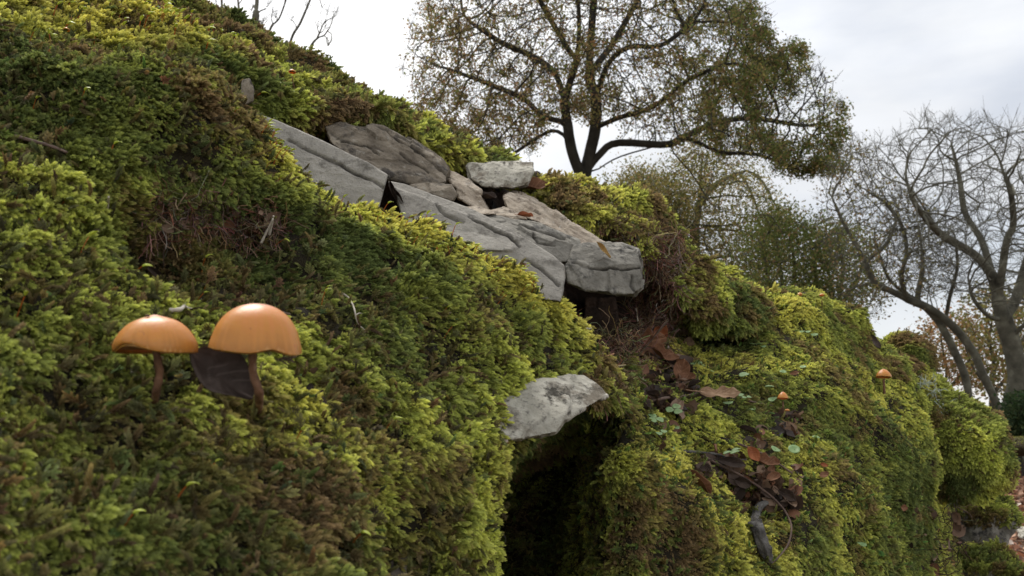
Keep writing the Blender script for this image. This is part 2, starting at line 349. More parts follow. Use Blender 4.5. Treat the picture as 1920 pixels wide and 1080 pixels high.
# core of the bank: keeps daylight out of the hollows
def core():
    V = []; cols = [(-500,-260,.75),(-250,-180,.75),(0,-60,.75),(200,30,.8),(400,160,.82),(600,235,.85),(750,270,.9),(900,330,.92),(1080,400,.95),(1200,470,.98),(1320,560,1.0),(1450,610,1.05),(1600,640,1.1),(1700,700,1.2),(1770,800,1.3)]
    rows = []
    for (x, y, d) in cols:
        a = P(x, y, d); b = a + Vector((0.15, 1.2, -0.25)); c = Vector((b.x, b.y, -0.2)); e = Vector((a.x, a.y + .02, -0.2)); 
        rows.append([a, b, c, e])
    for r in rows: V += [tuple(v) for v in r]
    F = []
    for i in range(len(rows) - 1):
        for j in range(4): F.append((i*4+j, i*4+(j+1)%4, (i+1)*4+(j+1)%4, (i+1)*4+j))
    F += [(0, 1, 2, 3), tuple((len(rows)-1)*4 + k for k in (3, 2, 1, 0))]
    o = link('bank_core', mesh(V, F, False), M['soil']); tag(o, 'earth core and rear slope of the bank', 'bank', kind='structure')
core()

allv = []; allf = []; off = 0
for s in SHEETS:
    v = s['V'].reshape(-1, 3); f = np.array([p.vertices[:] for p in s['obj'].data.polygons])
    allv.append(v); allf.append(f + off); off += len(v)
bvh = BVHTree.FromPolygons(np.concatenate(allv).tolist(), np.concatenate(allf).tolist())
def hit(px, py):
    dr = (P(px, py, 1.0) - CAM).normalized()
    h = bvh.ray_cast(CAM, dr)
    if h[0] is None: return P(px, py, 0.6), -dr, dr
    n = h[1] if h[1].dot(dr) < 0 else -h[1]
    return h[0], n, dr
def near(p): 
    h = bvh.find_nearest(Vector(p)); return h

# ------------------------------------------------------------------ moss shoots
def frond_mesh(name, nleaf, ll, lw, ang, curve, branches=0, seed=0, flat=0.0, tipfrac=1.0):
    """unit long leafy shoot growing along +Z and bending towards +X"""
    r = random.Random(seed); V = []; F = []; T = []
    def stem(t, base=Vector((0, 0, 0)), d0=Vector((0, 0, 1)), L=1.0, bend=curve, side=Vector((1, 0, 0))):
        return base + d0 * (L * t * (1 - 0.18 * abs(bend) * t)) + side * (bend * L * t * t * 0.5)
    def leaf(p, axis, phi, a, l, w, tv):
        axis = axis.normalized()
        u = axis.orthogonal().normalized(); v = axis.cross(u)
        out = (u * math.cos(phi) + v * math.sin(phi))
        if flat: out = Vector((out.x * (1 - flat), out.y, out.z)).normalized()
        dr = (axis * math.cos(a) + out * math.sin(a)).normalized()
        sd = dr.cross(out if abs(dr.dot(out)) < 0.95 else axis).normalized()
        nn = sd.cross(dr).normalized()
        i = len(V)
        V.extend([p, p + dr * l * 0.45 + sd * w * 0.5 + nn * w * 0.22, p + dr * l - nn * w * 0.35, p + dr * l * 0.45 - sd * w * 0.5 + nn * w * 0.22])
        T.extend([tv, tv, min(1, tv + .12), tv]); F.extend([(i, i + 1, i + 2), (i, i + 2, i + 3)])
    def shoot(base, d0, L, n, bend, side, l, w, t0=0.0):
        for k in range(n):
            t = (k + 0.5) / n; t = t ** 0.85
            p = stem(t, base, d0, L, bend, side); q = stem(min(1, t + .03), base, d0, L, bend, side)
            ax = q - p if (q - p).length > 1e-6 else d0
            taper = 0.55 + 0.75 * math.sin(math.pi * min(1, t * 0.85 + 0.12))
            leaf(p, ax, k * 2.399 + r.uniform(-.3, .3), ang * (1 - 0.45 * t) + r.uniform(-.12, .12), l * taper * r.uniform(.8, 1.2), w * taper, t0 + (1 - t0) * t)
        # stalk
        i = len(V); a = stem(0, base, d0, L, bend, side); b = stem(.9, base, d0, L, bend, side); o = d0.orthogonal().normalized() * 0.012
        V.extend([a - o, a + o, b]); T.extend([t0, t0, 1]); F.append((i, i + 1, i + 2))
    shoot(Vector((0, 0, 0)), Vector((0, 0, 1)), 1.0, nleaf, curve, Vector((1, 0, 0)), ll, lw)
    for b in range(branches):
        t = 0.18 + 0.6 * (b + 0.5) / branches; p = stem(t); s = 1 if b % 2 else -1
        d = Vector((0.25 * curve + r.uniform(-.15, .15), s * 0.75, 0.75)).normalized()
        shoot(p, d, (0.46 - 0.28 * t) * r.uniform(.8, 1.15), max(6, nleaf // 4), 0.15, Vector((1, 0, 0)), ll * 0.72, lw * 0.8, t0=t * 0.8)
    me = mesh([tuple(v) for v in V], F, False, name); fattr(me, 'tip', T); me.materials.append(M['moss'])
    return me
def variants(prefix, specs):
    col = bpy.data.collections.new(prefix)
    for k, sp in enumerate(specs):
        me = frond_mesh('moss_shoot', seed=k + 1, **sp); o = bpy.data.objects.new('%s_%02d' % (prefix, k), me); col.objects.link(o)
    return col
COL_NEAR = variants('near_shoot', [
    dict(nleaf=46, ll=.15, lw=.075, ang=.85, curve=.5, branches=6), dict(nleaf=50, ll=.14, lw=.08, ang=.75, curve=.8, branches=4),
    dict(nleaf=46, ll=.17, lw=.085, ang=.95, curve=.4, branches=0), dict(nleaf=44, ll=.13, lw=.08, ang=.6, curve=.7, branches=8),
    dict(nleaf=40, ll=.18, lw=.085, ang=.7, curve=.9, branches=0)])
COL_FAR = variants('far_shoot', [
    dict(nleaf=28, ll=.19, lw=.11, ang=.8, curve=.5, branches=3), dict(nleaf=26, ll=.18, lw=.11, ang=.8, curve=.8, branches=0),
    dict(nleaf=28, ll=.17, lw=.10, ang=.7, curve=.4, branches=5), dict(nleaf=26, ll=.20, lw=.12, ang=.9, curve=.6, branches=0)])

def gn_tree(collection):
    ng = bpy.data.node_groups.new('scatter', 'GeometryNodeTree')
    ng.interface.new_socket('Geometry', in_out='INPUT', socket_type='NodeSocketGeometry')
    ng.interface.new_socket('Geometry', in_out='OUTPUT', socket_type='NodeSocketGeometry')
    gi = ng.nodes.new('NodeGroupInput'); go = ng.nodes.new('NodeGroupOutput'); L = ng.links.new
    ip = ng.nodes.new('GeometryNodeInstanceOnPoints'); ci = ng.nodes.new('GeometryNodeCollectionInfo')
    ci.inputs['Collection'].default_value = collection; ci.inputs['Separate Children'].default_value = True; ci.inputs['Reset Children'].default_value = True
    def na(name, t):
        n = ng.nodes.new('GeometryNodeInputNamedAttribute'); n.data_type = t; n.inputs['Name'].default_value = name; return n.outputs['Attribute']
    er = ng.nodes.new('FunctionNodeEulerToRotation'); L(na('rot', 'FLOAT_VECTOR'), er.inputs[0])
    L(gi.outputs[0], ip.inputs['Points']); L(ci.outputs[0], ip.inputs['Instance']); ip.inputs['Pick Instance'].default_value = True
    L(na('idx', 'INT'), ip.inputs['Instance Index']); L(er.outputs[0], ip.inputs['Rotation']); L(na('scl', 'FLOAT'), ip.inputs['Scale'])
    L(ip.outputs[0], go.inputs[0]); return ng
def eulers(Z, X0):
    """XYZ eulers of frames with z axis Z and x axis as near X0 as can be"""
    Z = Z / np.linalg.norm(Z, axis=1, keepdims=True)
    X = X0 - (X0 * Z).sum(1, keepdims=True) * Z; X /= np.linalg.norm(X, axis=1, keepdims=True) + 1e-9
    Y = np.cross(Z, X)
    # matrix columns X,Y,Z
    ry = -np.arcsin(np.clip(X[:, 2], -1, 1)); rx = np.arctan2(Y[:, 2], Z[:, 2]); rz = np.arctan2(X[:, 1], X[:, 0])
    return np.stack([rx, ry, rz], 1)
def scatter_obj(name, pts, rot, scl, idx, col, collection, label, cat='moss', kind='stuff'):
    me = bpy.data.meshes.new(name); me.from_pydata(pts.tolist(), [], [])
    fattr(me, 'rot', rot); fattr(me, 'scl', scl); fattr(me, 'col', col)
    a = me.attributes.new('idx', 'INT', 'POINT'); a.data.foreach_set('value', idx.astype(np.int32))
    o = link(name, me); mod = o.modifiers.new('scatter', 'NODES'); mod.node_group = gn_tree(collection)
    tag(o, label, cat, kind=kind); return o
def sample(s, n, margin=0.12, weight_near=True, back=-0.35):
    V, nn = s['V'], s['n']
    a = V[:-1, :-1]; b = V[:-1, 1:]; c = V[1:, :-1]
    area = np.linalg.norm(np.cross(b - a, c - a), axis=-1)
    cen = (a + V[1:, 1:]) / 2; px, py, d = pix(cen)
    nc_ = nn[:-1, :-1]; view = np.array(CAM) - cen; view /= np.linalg.norm(view, axis=-1, keepdims=True)
    face = (nc_ * view).sum(-1)
    inside = (px > -1920 * margin) & (px < 1920 * (1 + margin)) & (py > -1080 * margin - 40) & (py < 1080 * (1 + margin))
    w = area / np.clip(d, .12, 3) ** 1.5 * inside * (face > back) * (0.35 + 0.65 * np.clip(face + .5, 0, 1))
    w = w.ravel(); cdf = np.cumsum(w); cdf /= cdf[-1]
    k = np.searchsorted(cdf, rng.random(n)); r, cc = np.unravel_index(k, area.shape)
    u = rng.random(n)[:, None]; v = rng.random(n)[:, None]
    p = a[r, cc] * (1-u)*(1-v) + b[r, cc] * u*(1-v) + c[r, cc] * (1-u)*v + V[r+1, cc+1] * u*v
    return p, nn[r, cc]
def lerp(a, b, t): return a + (b - a) * t
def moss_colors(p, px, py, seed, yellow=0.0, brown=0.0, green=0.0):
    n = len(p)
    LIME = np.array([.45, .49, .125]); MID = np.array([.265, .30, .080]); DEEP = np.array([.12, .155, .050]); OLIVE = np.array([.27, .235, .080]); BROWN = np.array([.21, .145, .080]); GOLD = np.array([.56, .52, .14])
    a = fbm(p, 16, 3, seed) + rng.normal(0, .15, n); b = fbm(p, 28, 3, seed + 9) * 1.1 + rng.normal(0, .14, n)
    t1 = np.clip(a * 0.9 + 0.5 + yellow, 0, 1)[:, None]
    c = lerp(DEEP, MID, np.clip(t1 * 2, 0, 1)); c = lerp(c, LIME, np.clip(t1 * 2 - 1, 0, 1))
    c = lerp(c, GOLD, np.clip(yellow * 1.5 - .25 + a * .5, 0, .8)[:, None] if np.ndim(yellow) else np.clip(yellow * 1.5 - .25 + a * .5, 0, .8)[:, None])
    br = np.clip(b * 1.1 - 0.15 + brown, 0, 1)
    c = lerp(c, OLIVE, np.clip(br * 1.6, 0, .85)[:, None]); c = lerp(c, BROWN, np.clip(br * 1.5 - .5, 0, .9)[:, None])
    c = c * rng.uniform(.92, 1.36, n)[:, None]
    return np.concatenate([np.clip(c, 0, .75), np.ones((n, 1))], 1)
G = lambda px, py, cx, cy, sx, sy: np.exp(-((px - cx) / sx) ** 2 - ((py - cy) / sy) ** 2)
def moss(name, s, n, size, label, collection, dirv, dmix, seed, mask=None, colf=None, sizef=None, wild=0.45, back=-0.35, relief=1.0, under=((.19, .18, .070), .24)):
    p, nn = sample(s, n, back=back)
    px, py, d = pix(p)
    if mask is not None:
        keep = rng.random(len(p)) < mask(p, px, py, d); p, nn, px, py, d = p[keep], nn[keep], px[keep], py[keep], d[keep]
    n = len(p)
    clump = fbm(p, 70, 2, seed + 5)                     # neighbouring shoots lean together
    sw = np.stack([fbm(p, 45, 2, seed + 70 + k) for k in range(3)], 1)
    T = np.array(dirv) + .55 * sw; T = T - (T * nn).sum(1, keepdims=True) * nn * .9; T /= np.linalg.norm(T, axis=1, keepdims=True) + 1e-9
    Z = nn * (1 - dmix) + T * dmix * 1.45 + rng.normal(0, wild * .42, (n, 3))
    X0 = np.array([.3, -.3, -.9]) + rng.normal(0, .4, (n, 3))
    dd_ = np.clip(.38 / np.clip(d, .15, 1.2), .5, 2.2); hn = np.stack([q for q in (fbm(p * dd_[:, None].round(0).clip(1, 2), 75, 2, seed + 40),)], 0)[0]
    scl = size * (1 + 0.30 * clump) * rng.uniform(.65, 1.25, n) * (sizef(p, px, py, d) if sizef else 1)
    y = br = 0
    if colf: y, br = colf(p, px, py, d)
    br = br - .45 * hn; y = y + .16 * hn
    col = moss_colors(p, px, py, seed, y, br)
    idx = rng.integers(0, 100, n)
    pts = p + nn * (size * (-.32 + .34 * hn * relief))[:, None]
    # older brownish shoots underneath, matted close to the soil
    m_ = int(n * under[1]); k = rng.choice(n, m_, replace=False)
    pb = p[k] + rng.normal(0, size * .35, (m_, 3)); Zb = nn[k] * .35 + T[k] * .4 + rng.normal(0, .6, (m_, 3)); pb = pb - nn[k] * size * .22
    cb = np.array(under[0]) * rng.uniform(.5, 1.4, m_)[:, None] * (1 + rng.normal(0, .12, (m_, 3))); cb = np.concatenate([np.clip(cb, .01, 1), np.ones((m_, 1))], 1)
    pts = np.concatenate([pts, pb]); rot = np.concatenate([eulers(Z, X0), eulers(Zb, rng.normal(0, 1, (m_, 3)))]); scl = np.concatenate([scl, size * rng.uniform(.45, .85, m_)]); idx = np.concatenate([idx, rng.integers(0, 100, m_)]); col = np.concatenate([col, cb])
    return scatter_obj(name, pts, rot, scl, idx, col, collection, label)

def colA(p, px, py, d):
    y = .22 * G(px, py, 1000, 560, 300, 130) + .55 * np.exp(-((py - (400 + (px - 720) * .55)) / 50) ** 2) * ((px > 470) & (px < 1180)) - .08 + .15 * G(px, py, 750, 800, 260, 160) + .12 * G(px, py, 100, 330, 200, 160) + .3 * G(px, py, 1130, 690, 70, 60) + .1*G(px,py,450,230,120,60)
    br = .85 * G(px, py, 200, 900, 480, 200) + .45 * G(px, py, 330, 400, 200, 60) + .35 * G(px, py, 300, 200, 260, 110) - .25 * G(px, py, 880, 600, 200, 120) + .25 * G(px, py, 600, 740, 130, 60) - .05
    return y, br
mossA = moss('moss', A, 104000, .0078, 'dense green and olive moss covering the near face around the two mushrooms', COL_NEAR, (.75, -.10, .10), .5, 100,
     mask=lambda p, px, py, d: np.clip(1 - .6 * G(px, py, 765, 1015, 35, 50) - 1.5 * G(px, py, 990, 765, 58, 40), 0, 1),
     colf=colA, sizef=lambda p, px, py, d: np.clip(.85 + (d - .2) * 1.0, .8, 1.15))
mossB = moss('moss', B, 30000, .0125, 'yellow moss with sunlit tone in its colour along the upper left ridge above the rocks', COL_NEAR, (.6, -.1, .35), .42, 200,
     colf=lambda p, px, py, d: (.10 + .85 * G(px, py, 260, 40, 360, 85) + .35 * G(px, py, 620, 170, 160, 30) - .25 * G(px, py, 520, 190, 80, 40) + .22 * G(px, py, 850, 270, 100, 40) - .05,  # gold tint puts light into the colour of the dim camera-facing ridge
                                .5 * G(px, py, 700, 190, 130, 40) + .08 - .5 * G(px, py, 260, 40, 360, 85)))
mossF = moss('moss', FR, 15000, .011, 'short green and brownish moss on the far ridge against the sky', COL_FAR, (.4, -.1, .4), .35, 300,
     colf=lambda p, px, py, d: (-.05 + 0 * px, .8 * G(px, py, 400, 60, 90, 45) + .1))
mossH = moss('moss', HU, 30000, .0105, 'golden green moss capping the hump behind the stones', COL_FAR, (.45, -.3, .0), .4, 400,
     mask=lambda p, px, py, d: np.clip(1.05 - 1.3 * G(px, py, 1235, 520, 42, 75) - .8 * G(px, py, 1120, 440, 60, 22), 0, 1),
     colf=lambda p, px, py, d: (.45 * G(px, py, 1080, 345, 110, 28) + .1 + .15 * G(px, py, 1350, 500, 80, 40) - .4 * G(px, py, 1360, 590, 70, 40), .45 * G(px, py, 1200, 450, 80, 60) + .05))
def colD(p, px, py, d):
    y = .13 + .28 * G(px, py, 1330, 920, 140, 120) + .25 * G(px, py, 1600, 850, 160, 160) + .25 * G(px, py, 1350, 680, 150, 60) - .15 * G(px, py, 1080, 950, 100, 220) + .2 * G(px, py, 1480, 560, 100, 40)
    br = .55 * G(px, py, 1560, 680, 140, 60) + .4 * G(px, py, 1750, 980, 60, 140) - .15 * G(px, py, 1450, 850, 300, 220) + .1 * G(px, py, 1000, 900, 120, 300) - .1
    return y, br
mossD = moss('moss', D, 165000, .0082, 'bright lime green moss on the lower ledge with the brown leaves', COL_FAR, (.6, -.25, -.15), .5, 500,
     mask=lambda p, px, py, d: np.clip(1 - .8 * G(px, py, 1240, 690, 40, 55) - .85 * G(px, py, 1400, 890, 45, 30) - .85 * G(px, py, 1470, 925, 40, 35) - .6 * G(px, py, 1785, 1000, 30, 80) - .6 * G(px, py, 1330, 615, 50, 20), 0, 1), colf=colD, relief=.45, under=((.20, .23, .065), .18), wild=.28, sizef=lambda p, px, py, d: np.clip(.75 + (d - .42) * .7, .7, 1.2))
moss('moss', E1, 5000, .0085, 'olive moss on the small hump on the skyline', COL_FAR, (.4, -.2, .1), .3, 600, colf=lambda p, px, py, d: (.05 + 0*px, .1 + 0*px))
moss('moss', E2, 26000, .0110, 'golden olive moss wrapping the big rounded hump at the far right', COL_FAR, (.4, -.2, -.05), .3, 700, back=-.6,
     colf=lambda p, px, py, d: (.18 * G(px, py, 1850, 760, 60, 90) - .10, .34 + 0*px))

# spore stalks with nodding capsules
def spore_mesh(seed):
    r = random.Random(seed); V = []; F = []; Cc = []
    def tube(pts, rad, col, n=4):
        b = len(V)
        for k, (p, q) in enumerate(zip(pts, rad)):
            for j in range(n):
                a = 2 * math.pi * j / n; V.append(p + Vector((math.cos(a) * q, math.sin(a) * q, 0))); Cc.append(col)
        for k in range(len(pts) - 1):
            for j in range(n): F.append((b + k*n + j, b + k*n + (j+1) % n, b + (k+1)*n + (j+1) % n, b + (k+1)*n + j))
    bend = r.uniform(.1, .3)
    pts = [Vector((bend * (t ** 2) , 0, t)) for t in np.linspace(0, .86, 7)]
    tube(pts, [.022] * 7, (.42, .12, .02, 1))
    p = pts[-1]; cap = [p + Vector((.02, 0, .03)), p + Vector((.06, 0, .09)), p + Vector((.12, 0, .15)), p + Vector((.20, 0, .19)), p + Vector((.29, 0, .20)), p + Vector((.37, 0, .17))]
    tube(cap, [.025, .06, .085, .075, .045, .006], (.50, .56, .08, 1), 6)
    me = mesh([tuple(v) for v in V], F, True, 'spore_stalk'); fattr(me, 'vc', Cc); me.materials.append(M['seta']); return me
colS = bpy.data.collections.new('spores')
for k in range(3):
    colS.objects.link(bpy.data.objects.new('spore_%d' % k, spore_mesh(k)))
def spores(s, n, size, label, mask, seed, dirv=(.15, -.1, 1.0)):
    p, nn = sample(s, n); px, py, d = pix(p); k = rng.random(n) < mask(px, py); p, nn = p[k], nn[k]; n = len(p)
    Z = nn * .4 + np.array(dirv) + rng.normal(0, .25, (n, 3)); X0 = np.array([1, -.2, 0]) + rng.normal(0, .4, (n, 3))
    return scatter_obj('spore_stalks', p, eulers(Z, X0), size * rng.uniform(.7, 1.2, n), rng.integers(0, 9, n), np.ones((n, 4)), colS, label, 'spore stalks')
crestA = lambda px, py: np.clip(1.0 * np.exp(-((py - (385 + (px - 720) * .55)) / 45) ** 2) * ((px > 480) & (px < 1010)) + .02, 0, 1)
spores(A, 5200, .0070, 'red stalks with lime capsules rising from the near crest and moss', crestA, 1)
spores(B, 900, .011, 'red and gold spore stalks along the upper left ridge', lambda px, py: np.clip(G(px, py, 330, 50, 260, 50) + .05, 0, 1), 2)

# ------------------------------------------------------------------ stones
def rock(name, hulls, mat, label, vox=.0007, amp=.0012, freq=60, strata=None, seed=0, cat='stone', group=None, cracks=(), sm=1):
    """hulls: lists of (px,py,depth); each list becomes a convex lump, lumps are fused into one stone"""
    bm = bmesh.new()
    for h in hulls:
        vs = [bm.verts.new(P(*q)) for q in h]
        r = bmesh.ops.convex_hull(bm, input=vs)
        dead = [g for g in (set(r['geom_interior']) | set(r['geom_unused'])) if isinstance(g, bmesh.types.BMVert)]
        if dead: bmesh.ops.delete(bm, geom=dead, context='VERTS')
    me = bpy.data.meshes.new('tmp'); bm.to_mesh(me); bm.free()
    o = bpy.data.objects.new('tmp', me); C.objects.link(o)
    m = o.modifiers.new('r', 'REMESH'); m.mode = 'VOXEL'; m.voxel_size = vox; m.use_smooth_shade = True
    if sm:
        m2 = o.modifiers.new('s', 'SMOOTH'); m2.iterations = sm; m2.factor = .5
    dg = bpy.context.evaluated_depsgraph_get(); me2 = bpy.data.meshes.new_from_object(o.evaluated_get(dg))
    bpy.data.objects.remove(o)
    n = len(me2.vertices); co = np.empty(n * 3); me2.vertices.foreach_get('co', co); co = co.reshape(-1, 3)
    no = np.empty(n * 3); me2.vertices.foreach_get('normal', no); no = no.reshape(-1, 3)
    cen = co.mean(0)
    # chipped facets: quantised low noise, plus fine grain
    f1 = fbm(co, freq, 3, seed); rs = np.random.default_rng(seed + 1); lo, hi = co.min(0), co.max(0); K = 46
    sd = rs.uniform(lo, hi, (K, 3)); gv = rs.normal(0, 1, (K, 3)); cw = co + .12 * (hi - lo).max() * np.stack([fbm(co, freq * .8, 2, seed + 60 + k) for k in range(3)], 1) * .35
    ki = ((cw[:, None, :] - sd[None]) ** 2).sum(-1).argmin(1); pl_ = ((co - sd[ki]) * gv[ki]).sum(1)
    disp = 0.2 * f1 * amp + np.clip(pl_ * .07, -amp, amp) * .7 + (rs.uniform(-1, 1, K)[ki]) * amp * .35 + fbm(co, freq * 5, 3, seed + 3) * amp * .22
    if strata:
        dirs, per, sa = strata; dv = (P(960 + dirs[0], 540 - dirs[1], 1) - P(960, 540, 1)).normalized()
        t = (co @ np.array(dv)) / per + fbm(co, 18, 2, seed + 8) * .5; fr = t - np.floor(t)
        lay = vn(np.stack([np.floor(t), np.zeros(n), np.zeros(n)], 1), 1.7, seed + 21)
        disp = disp + lay * sa - np.exp(-((fr - .5) / .07) ** 2) * sa * .9
    dirt = np.zeros(n)
    if strata: dirt = np.exp(-((fr - .5) / .05) ** 2) * .6 * (fbm(co, 40, 2, seed + 77) > -.1)
    for pl in cracks:                               # polyline of pixels at a depth: a groove
        pp = [np.array(P(*q)) for q in pl]; dm = np.full(n, 9.0)
        jit = np.stack([fbm(co, 160, 2, seed + 31 + k) for k in range(3)], 1) * .0006
        for a, b in zip(pp[:-1], pp[1:]):
            ca = np.array(CAM); u = co + jit - ca; u = u / np.linalg.norm(u, axis=1, keepdims=True)
            a1 = (a - ca) / np.linalg.norm(a - ca); b1 = (b - ca) / np.linalg.norm(b - ca)
            ab = b1 - a1; tt = np.clip(((u - a1) @ ab) / (ab @ ab), 0, 1)[:, None]
            dm = np.minimum(dm, np.linalg.norm(u - a1 - tt * ab, axis=1) * np.linalg.norm(a - ca))
        front = ((np.array(CAM) - co) * no).sum(1) > 0
        disp = disp - np.exp(-(dm / .0006) ** 2) * .0018 * front
        dirt = np.maximum(dirt, np.exp(-(dm / .0007) ** 2) * front * np.clip(.8 + .6 * fbm(co, 120, 2, seed + 5), 0, 1))
    co = co + no * disp[:, None]
    fattr(me2, 'dirt', dirt)
    o = empty_origin(name, me2, co, cen, M[mat]); tag(o, label, cat, group); return o
def empty_origin(name, me, co, cen, mat):
    me.vertices.foreach_set('co', (co - cen).ravel()); me.polygons.foreach_set('use_smooth', [True] * len(me.polygons)); me.update()
    me.materials.clear(); o = link(name, me, mat); o.location = cen; return o
def plan(front):
    """same outline, laid onto one flat plane"""
    A_ = np.array([tuple(P(*q)) for q in front]); c = A_.mean(0); n = np.linalg.svd(A_ - c)[2][2]; out = []
    for (x, y, d) in front:
        r = np.array(P(x, y, 1.0) - CAM); out.append((x, y, float(((c - np.array(CAM)) @ n) / (r @ n))))
    return out
def prism(front, dd, back=None, sh=(0, 0)):
    """front polygon plus the same polygon pushed back by dd"""
    return list(front) + [(x + sh[0], y + sh[1], d + dd) for (x, y, d) in (back or front)]
rock('stone_slab', [prism(*[(lambda f: plan(f))([(484,214,.47),(520,226,.465),(600,262,.46),(690,305,.455),(727,328,.45),(716,350,.445),(700,430,.43),(600,400,.43),(500,290,.45)])], .02)], 'slab',
     'smooth grey slab with a thin crack, upper of the two long slabs', amp=.0002, freq=40, seed=2, cracks=[[(540,262,.44),(600,290,.44),(650,318,.44),(700,340,.44),(720,352,.44)]])
rock('stone_slab', [prism(*[plan([(728,340,.47),(760,346,.47),(830,372,.465),(900,398,.46),(960,430,.455),(990,452,.45),(960,470,.44),(880,470,.43),(760,420,.435)])], .018),
                    prism(*[plan([(740,350,.462),(900,412,.452),(990,450,.445),(1035,478,.44),(1058,498,.44),(1060,525,.435),(1052,566,.43),(1010,560,.425),(900,500,.425),(760,440,.43)])], .03)], 'slab',
     'long grey slab running down to a blunt end beside the block', amp=.00025, freq=40, seed=5,
     cracks=[[(880,405,.44),(930,432,.44),(950,440,.44),(975,462,.44)],[(985,487,.43),(1010,498,.43),(1035,522,.43),(1050,535,.43)],[(820,382,.44),(835,405,.44),(870,415,.44)]])
rock('layered_stone', [prism([(610,238,.56),(640,232,.565),(720,240,.57),(770,262,.57),(830,300,.57),(842,318,.565),(838,345,.55),(800,352,.545),(740,340,.54),(690,320,.535),(620,268,.54)], .05)], 'brownrock',
     'big brown layered stone under the ridge moss', amp=.0022, freq=55, strata=((.5, 1), .013, .0007), seed=9,
     cracks=[[(640,262,.55),(690,272,.55),(710,290,.55)],[(725,250,.55),(745,262,.55),(790,285,.55),(835,322,.55)],[(750,285,.55),(770,300,.55),(805,318,.55)]])
rock('stone_chip', [prism([(768,348,.53),(800,344,.53),(845,346,.53),(858,366,.525),(850,378,.52),(812,364,.52),(775,356,.525)], .03)], 'brownrock',
     'thin brown flake wedged between the slab and layered stone', amp=.001, seed=10)
rock('white_stone', [prism([(876,312,.62),(890,305,.63),(960,303,.63),(1000,304,.63),(998,325,.615),(988,348,.61),(960,354,.605),(905,347,.605),(882,335,.61)], .05)], 'palerock',
     'flat white stone perched highest beside the trees', amp=.0022, freq=40, seed=12)
rock('pale_stone', [prism([(836,320,.60),(850,324,.60),(880,338,.59),(902,358,.585),(898,372,.58),(870,362,.575),(846,345,.58)], .03), prism([(855,345,.585),(900,368,.58),(920,398,.575),(905,398,.57),(860,372,.57)], .03)], 'tanrock',
     'pinkish pale stone left of the dark gap below the white stone', amp=.0018, freq=60, seed=14)
rock('tan_stone', [prism([(944,366,.60),(960,361,.605),(1000,372,.605),(1040,395,.60),(1075,425,.595),(1110,445,.59),(1090,452,.575),(1040,430,.575),(990,410,.58),(950,390,.585)], .035),
                   prism([(1030,395,.60),(1085,425,.595),(1130,452,.59),(1175,478,.585),(1140,482,.57),(1080,455,.57),(1040,425,.58)], .03)], 'tanrock',
     'long flaky tan stone leading down to the block', amp=.0022, freq=60, strata=((.5, 1), .006, .0009), seed=16)
rock('dark_stone', [prism([(905,402,.56),(940,404,.56),(1010,420,.56),(1060,440,.56),(1085,452,.555),(1085,486,.54),(1050,492,.53),(1000,478,.52),(960,455,.52),(920,425,.53)], .04)], 'blockrock',
     'dark grey stone under the tan stone, behind the slab', amp=.0012, freq=55, seed=18, cracks=[[(1000,440,.53),(1010,455,.53),(1040,460,.53)],[(960,418,.53),(1000,432,.53),(1060,446,.53)]])
rock('stone_block', [prism([(1076,462,.545),(1110,457,.55),(1165,456,.555),(1196,468,.55),(1198,482,.545),(1204,500,.54),(1204,540,.535),(1190,552,.53),(1100,545,.525),(1066,530,.525),(1060,500,.53)], .05)], 'blockrock',
     'blocky grey stone with a flat pale top and dark stains', amp=.0018, freq=50, seed=20, cracks=[[(1075,495,.525),(1110,503,.525),(1160,505,.525),(1205,498,.53)],[(1186,515,.525),(1184,535,.525),(1192,550,.525)]])
rock('stone', [prism([(1100,560,.66),(1150,560,.66),(1160,600,.655),(1150,645,.65),(1110,640,.65),(1095,600,.655)], .04)], 'soil',
     'upright stone in the hollow under the block, colour darkened as shade', amp=.003, freq=40, seed=22)  # dark soil material stands in for the shade of the hollow
rock('stone_chip', [prism([(866,388,.565),(890,386,.565),(925,396,.56),(930,402,.555),(895,402,.55),(872,397,.555)], .02)], 'tanrock', 'small flat tan chip just above the lower slab', amp=.001, seed=23)
rock('stone_chip', [prism([(920,395,.575),(945,390,.58),(975,398,.58),(990,412,.57),(955,410,.565),(925,402,.565)], .02)], 'tanrock', 'flat tan chip between the lower slab and the dark gap', amp=.001, seed=24, strata=((0,1), .003, .0005))
rock('pointed_stone', [prism([(925,738,.356),(960,720,.362),(1030,712,.375),(1062,707,.383),(1066,772,.352),(1045,812,.345),(1020,818,.341),(1000,822,.338),(955,824,.333),(930,812,.335)], .04, sh=(-6, -2)), prism([(1040,711,.377),(1070,705,.385),(1100,706,.388),(1122,718,.386),(1144,741,.382),(1112,748,.374),(1088,760,.366),(1054,792,.350)], .02, sh=(-8, -4))], 'palerock',
     'pale pointed stone jutting out over the dark hollow', vox=.0007, amp=.0012, freq=75, seed=26)
rock('pebble', [prism([(930,818,.335),(942,815,.335),(953,824,.333),(952,832,.33),(938,834,.33)], .02)], 'tanrock', 'small tan pebble in moss below the pointed stone', vox=.0007, amp=.0005, seed=27)
rock('stone_chip', [prism([(1060,600,.46),(1075,598,.462),(1112,616,.46),(1090,622,.452),(1062,626,.45)], .02)], 'palerock', 'pale chip poking out beyond the near crest below the slab end', vox=.0009, amp=.0008, seed=28)
rock('stone', [prism([(455,150,.50),(468,148,.50),(476,170,.50),(474,190,.498),(460,196,.495),(452,175,.495)], .03)], 'brownrock', 'small brown stone among moss left of the upper slab', amp=.001, seed=29)
rock('stone', [prism([(728,1000,.275),(765,985,.28),(790,1010,.282),(795,1080,.275),(775,1130,.26),(728,1130,.25)], .04)], 'brownrock', 'dark stone showing through the moss at the bottom edge', amp=.002, freq=60, seed=30)

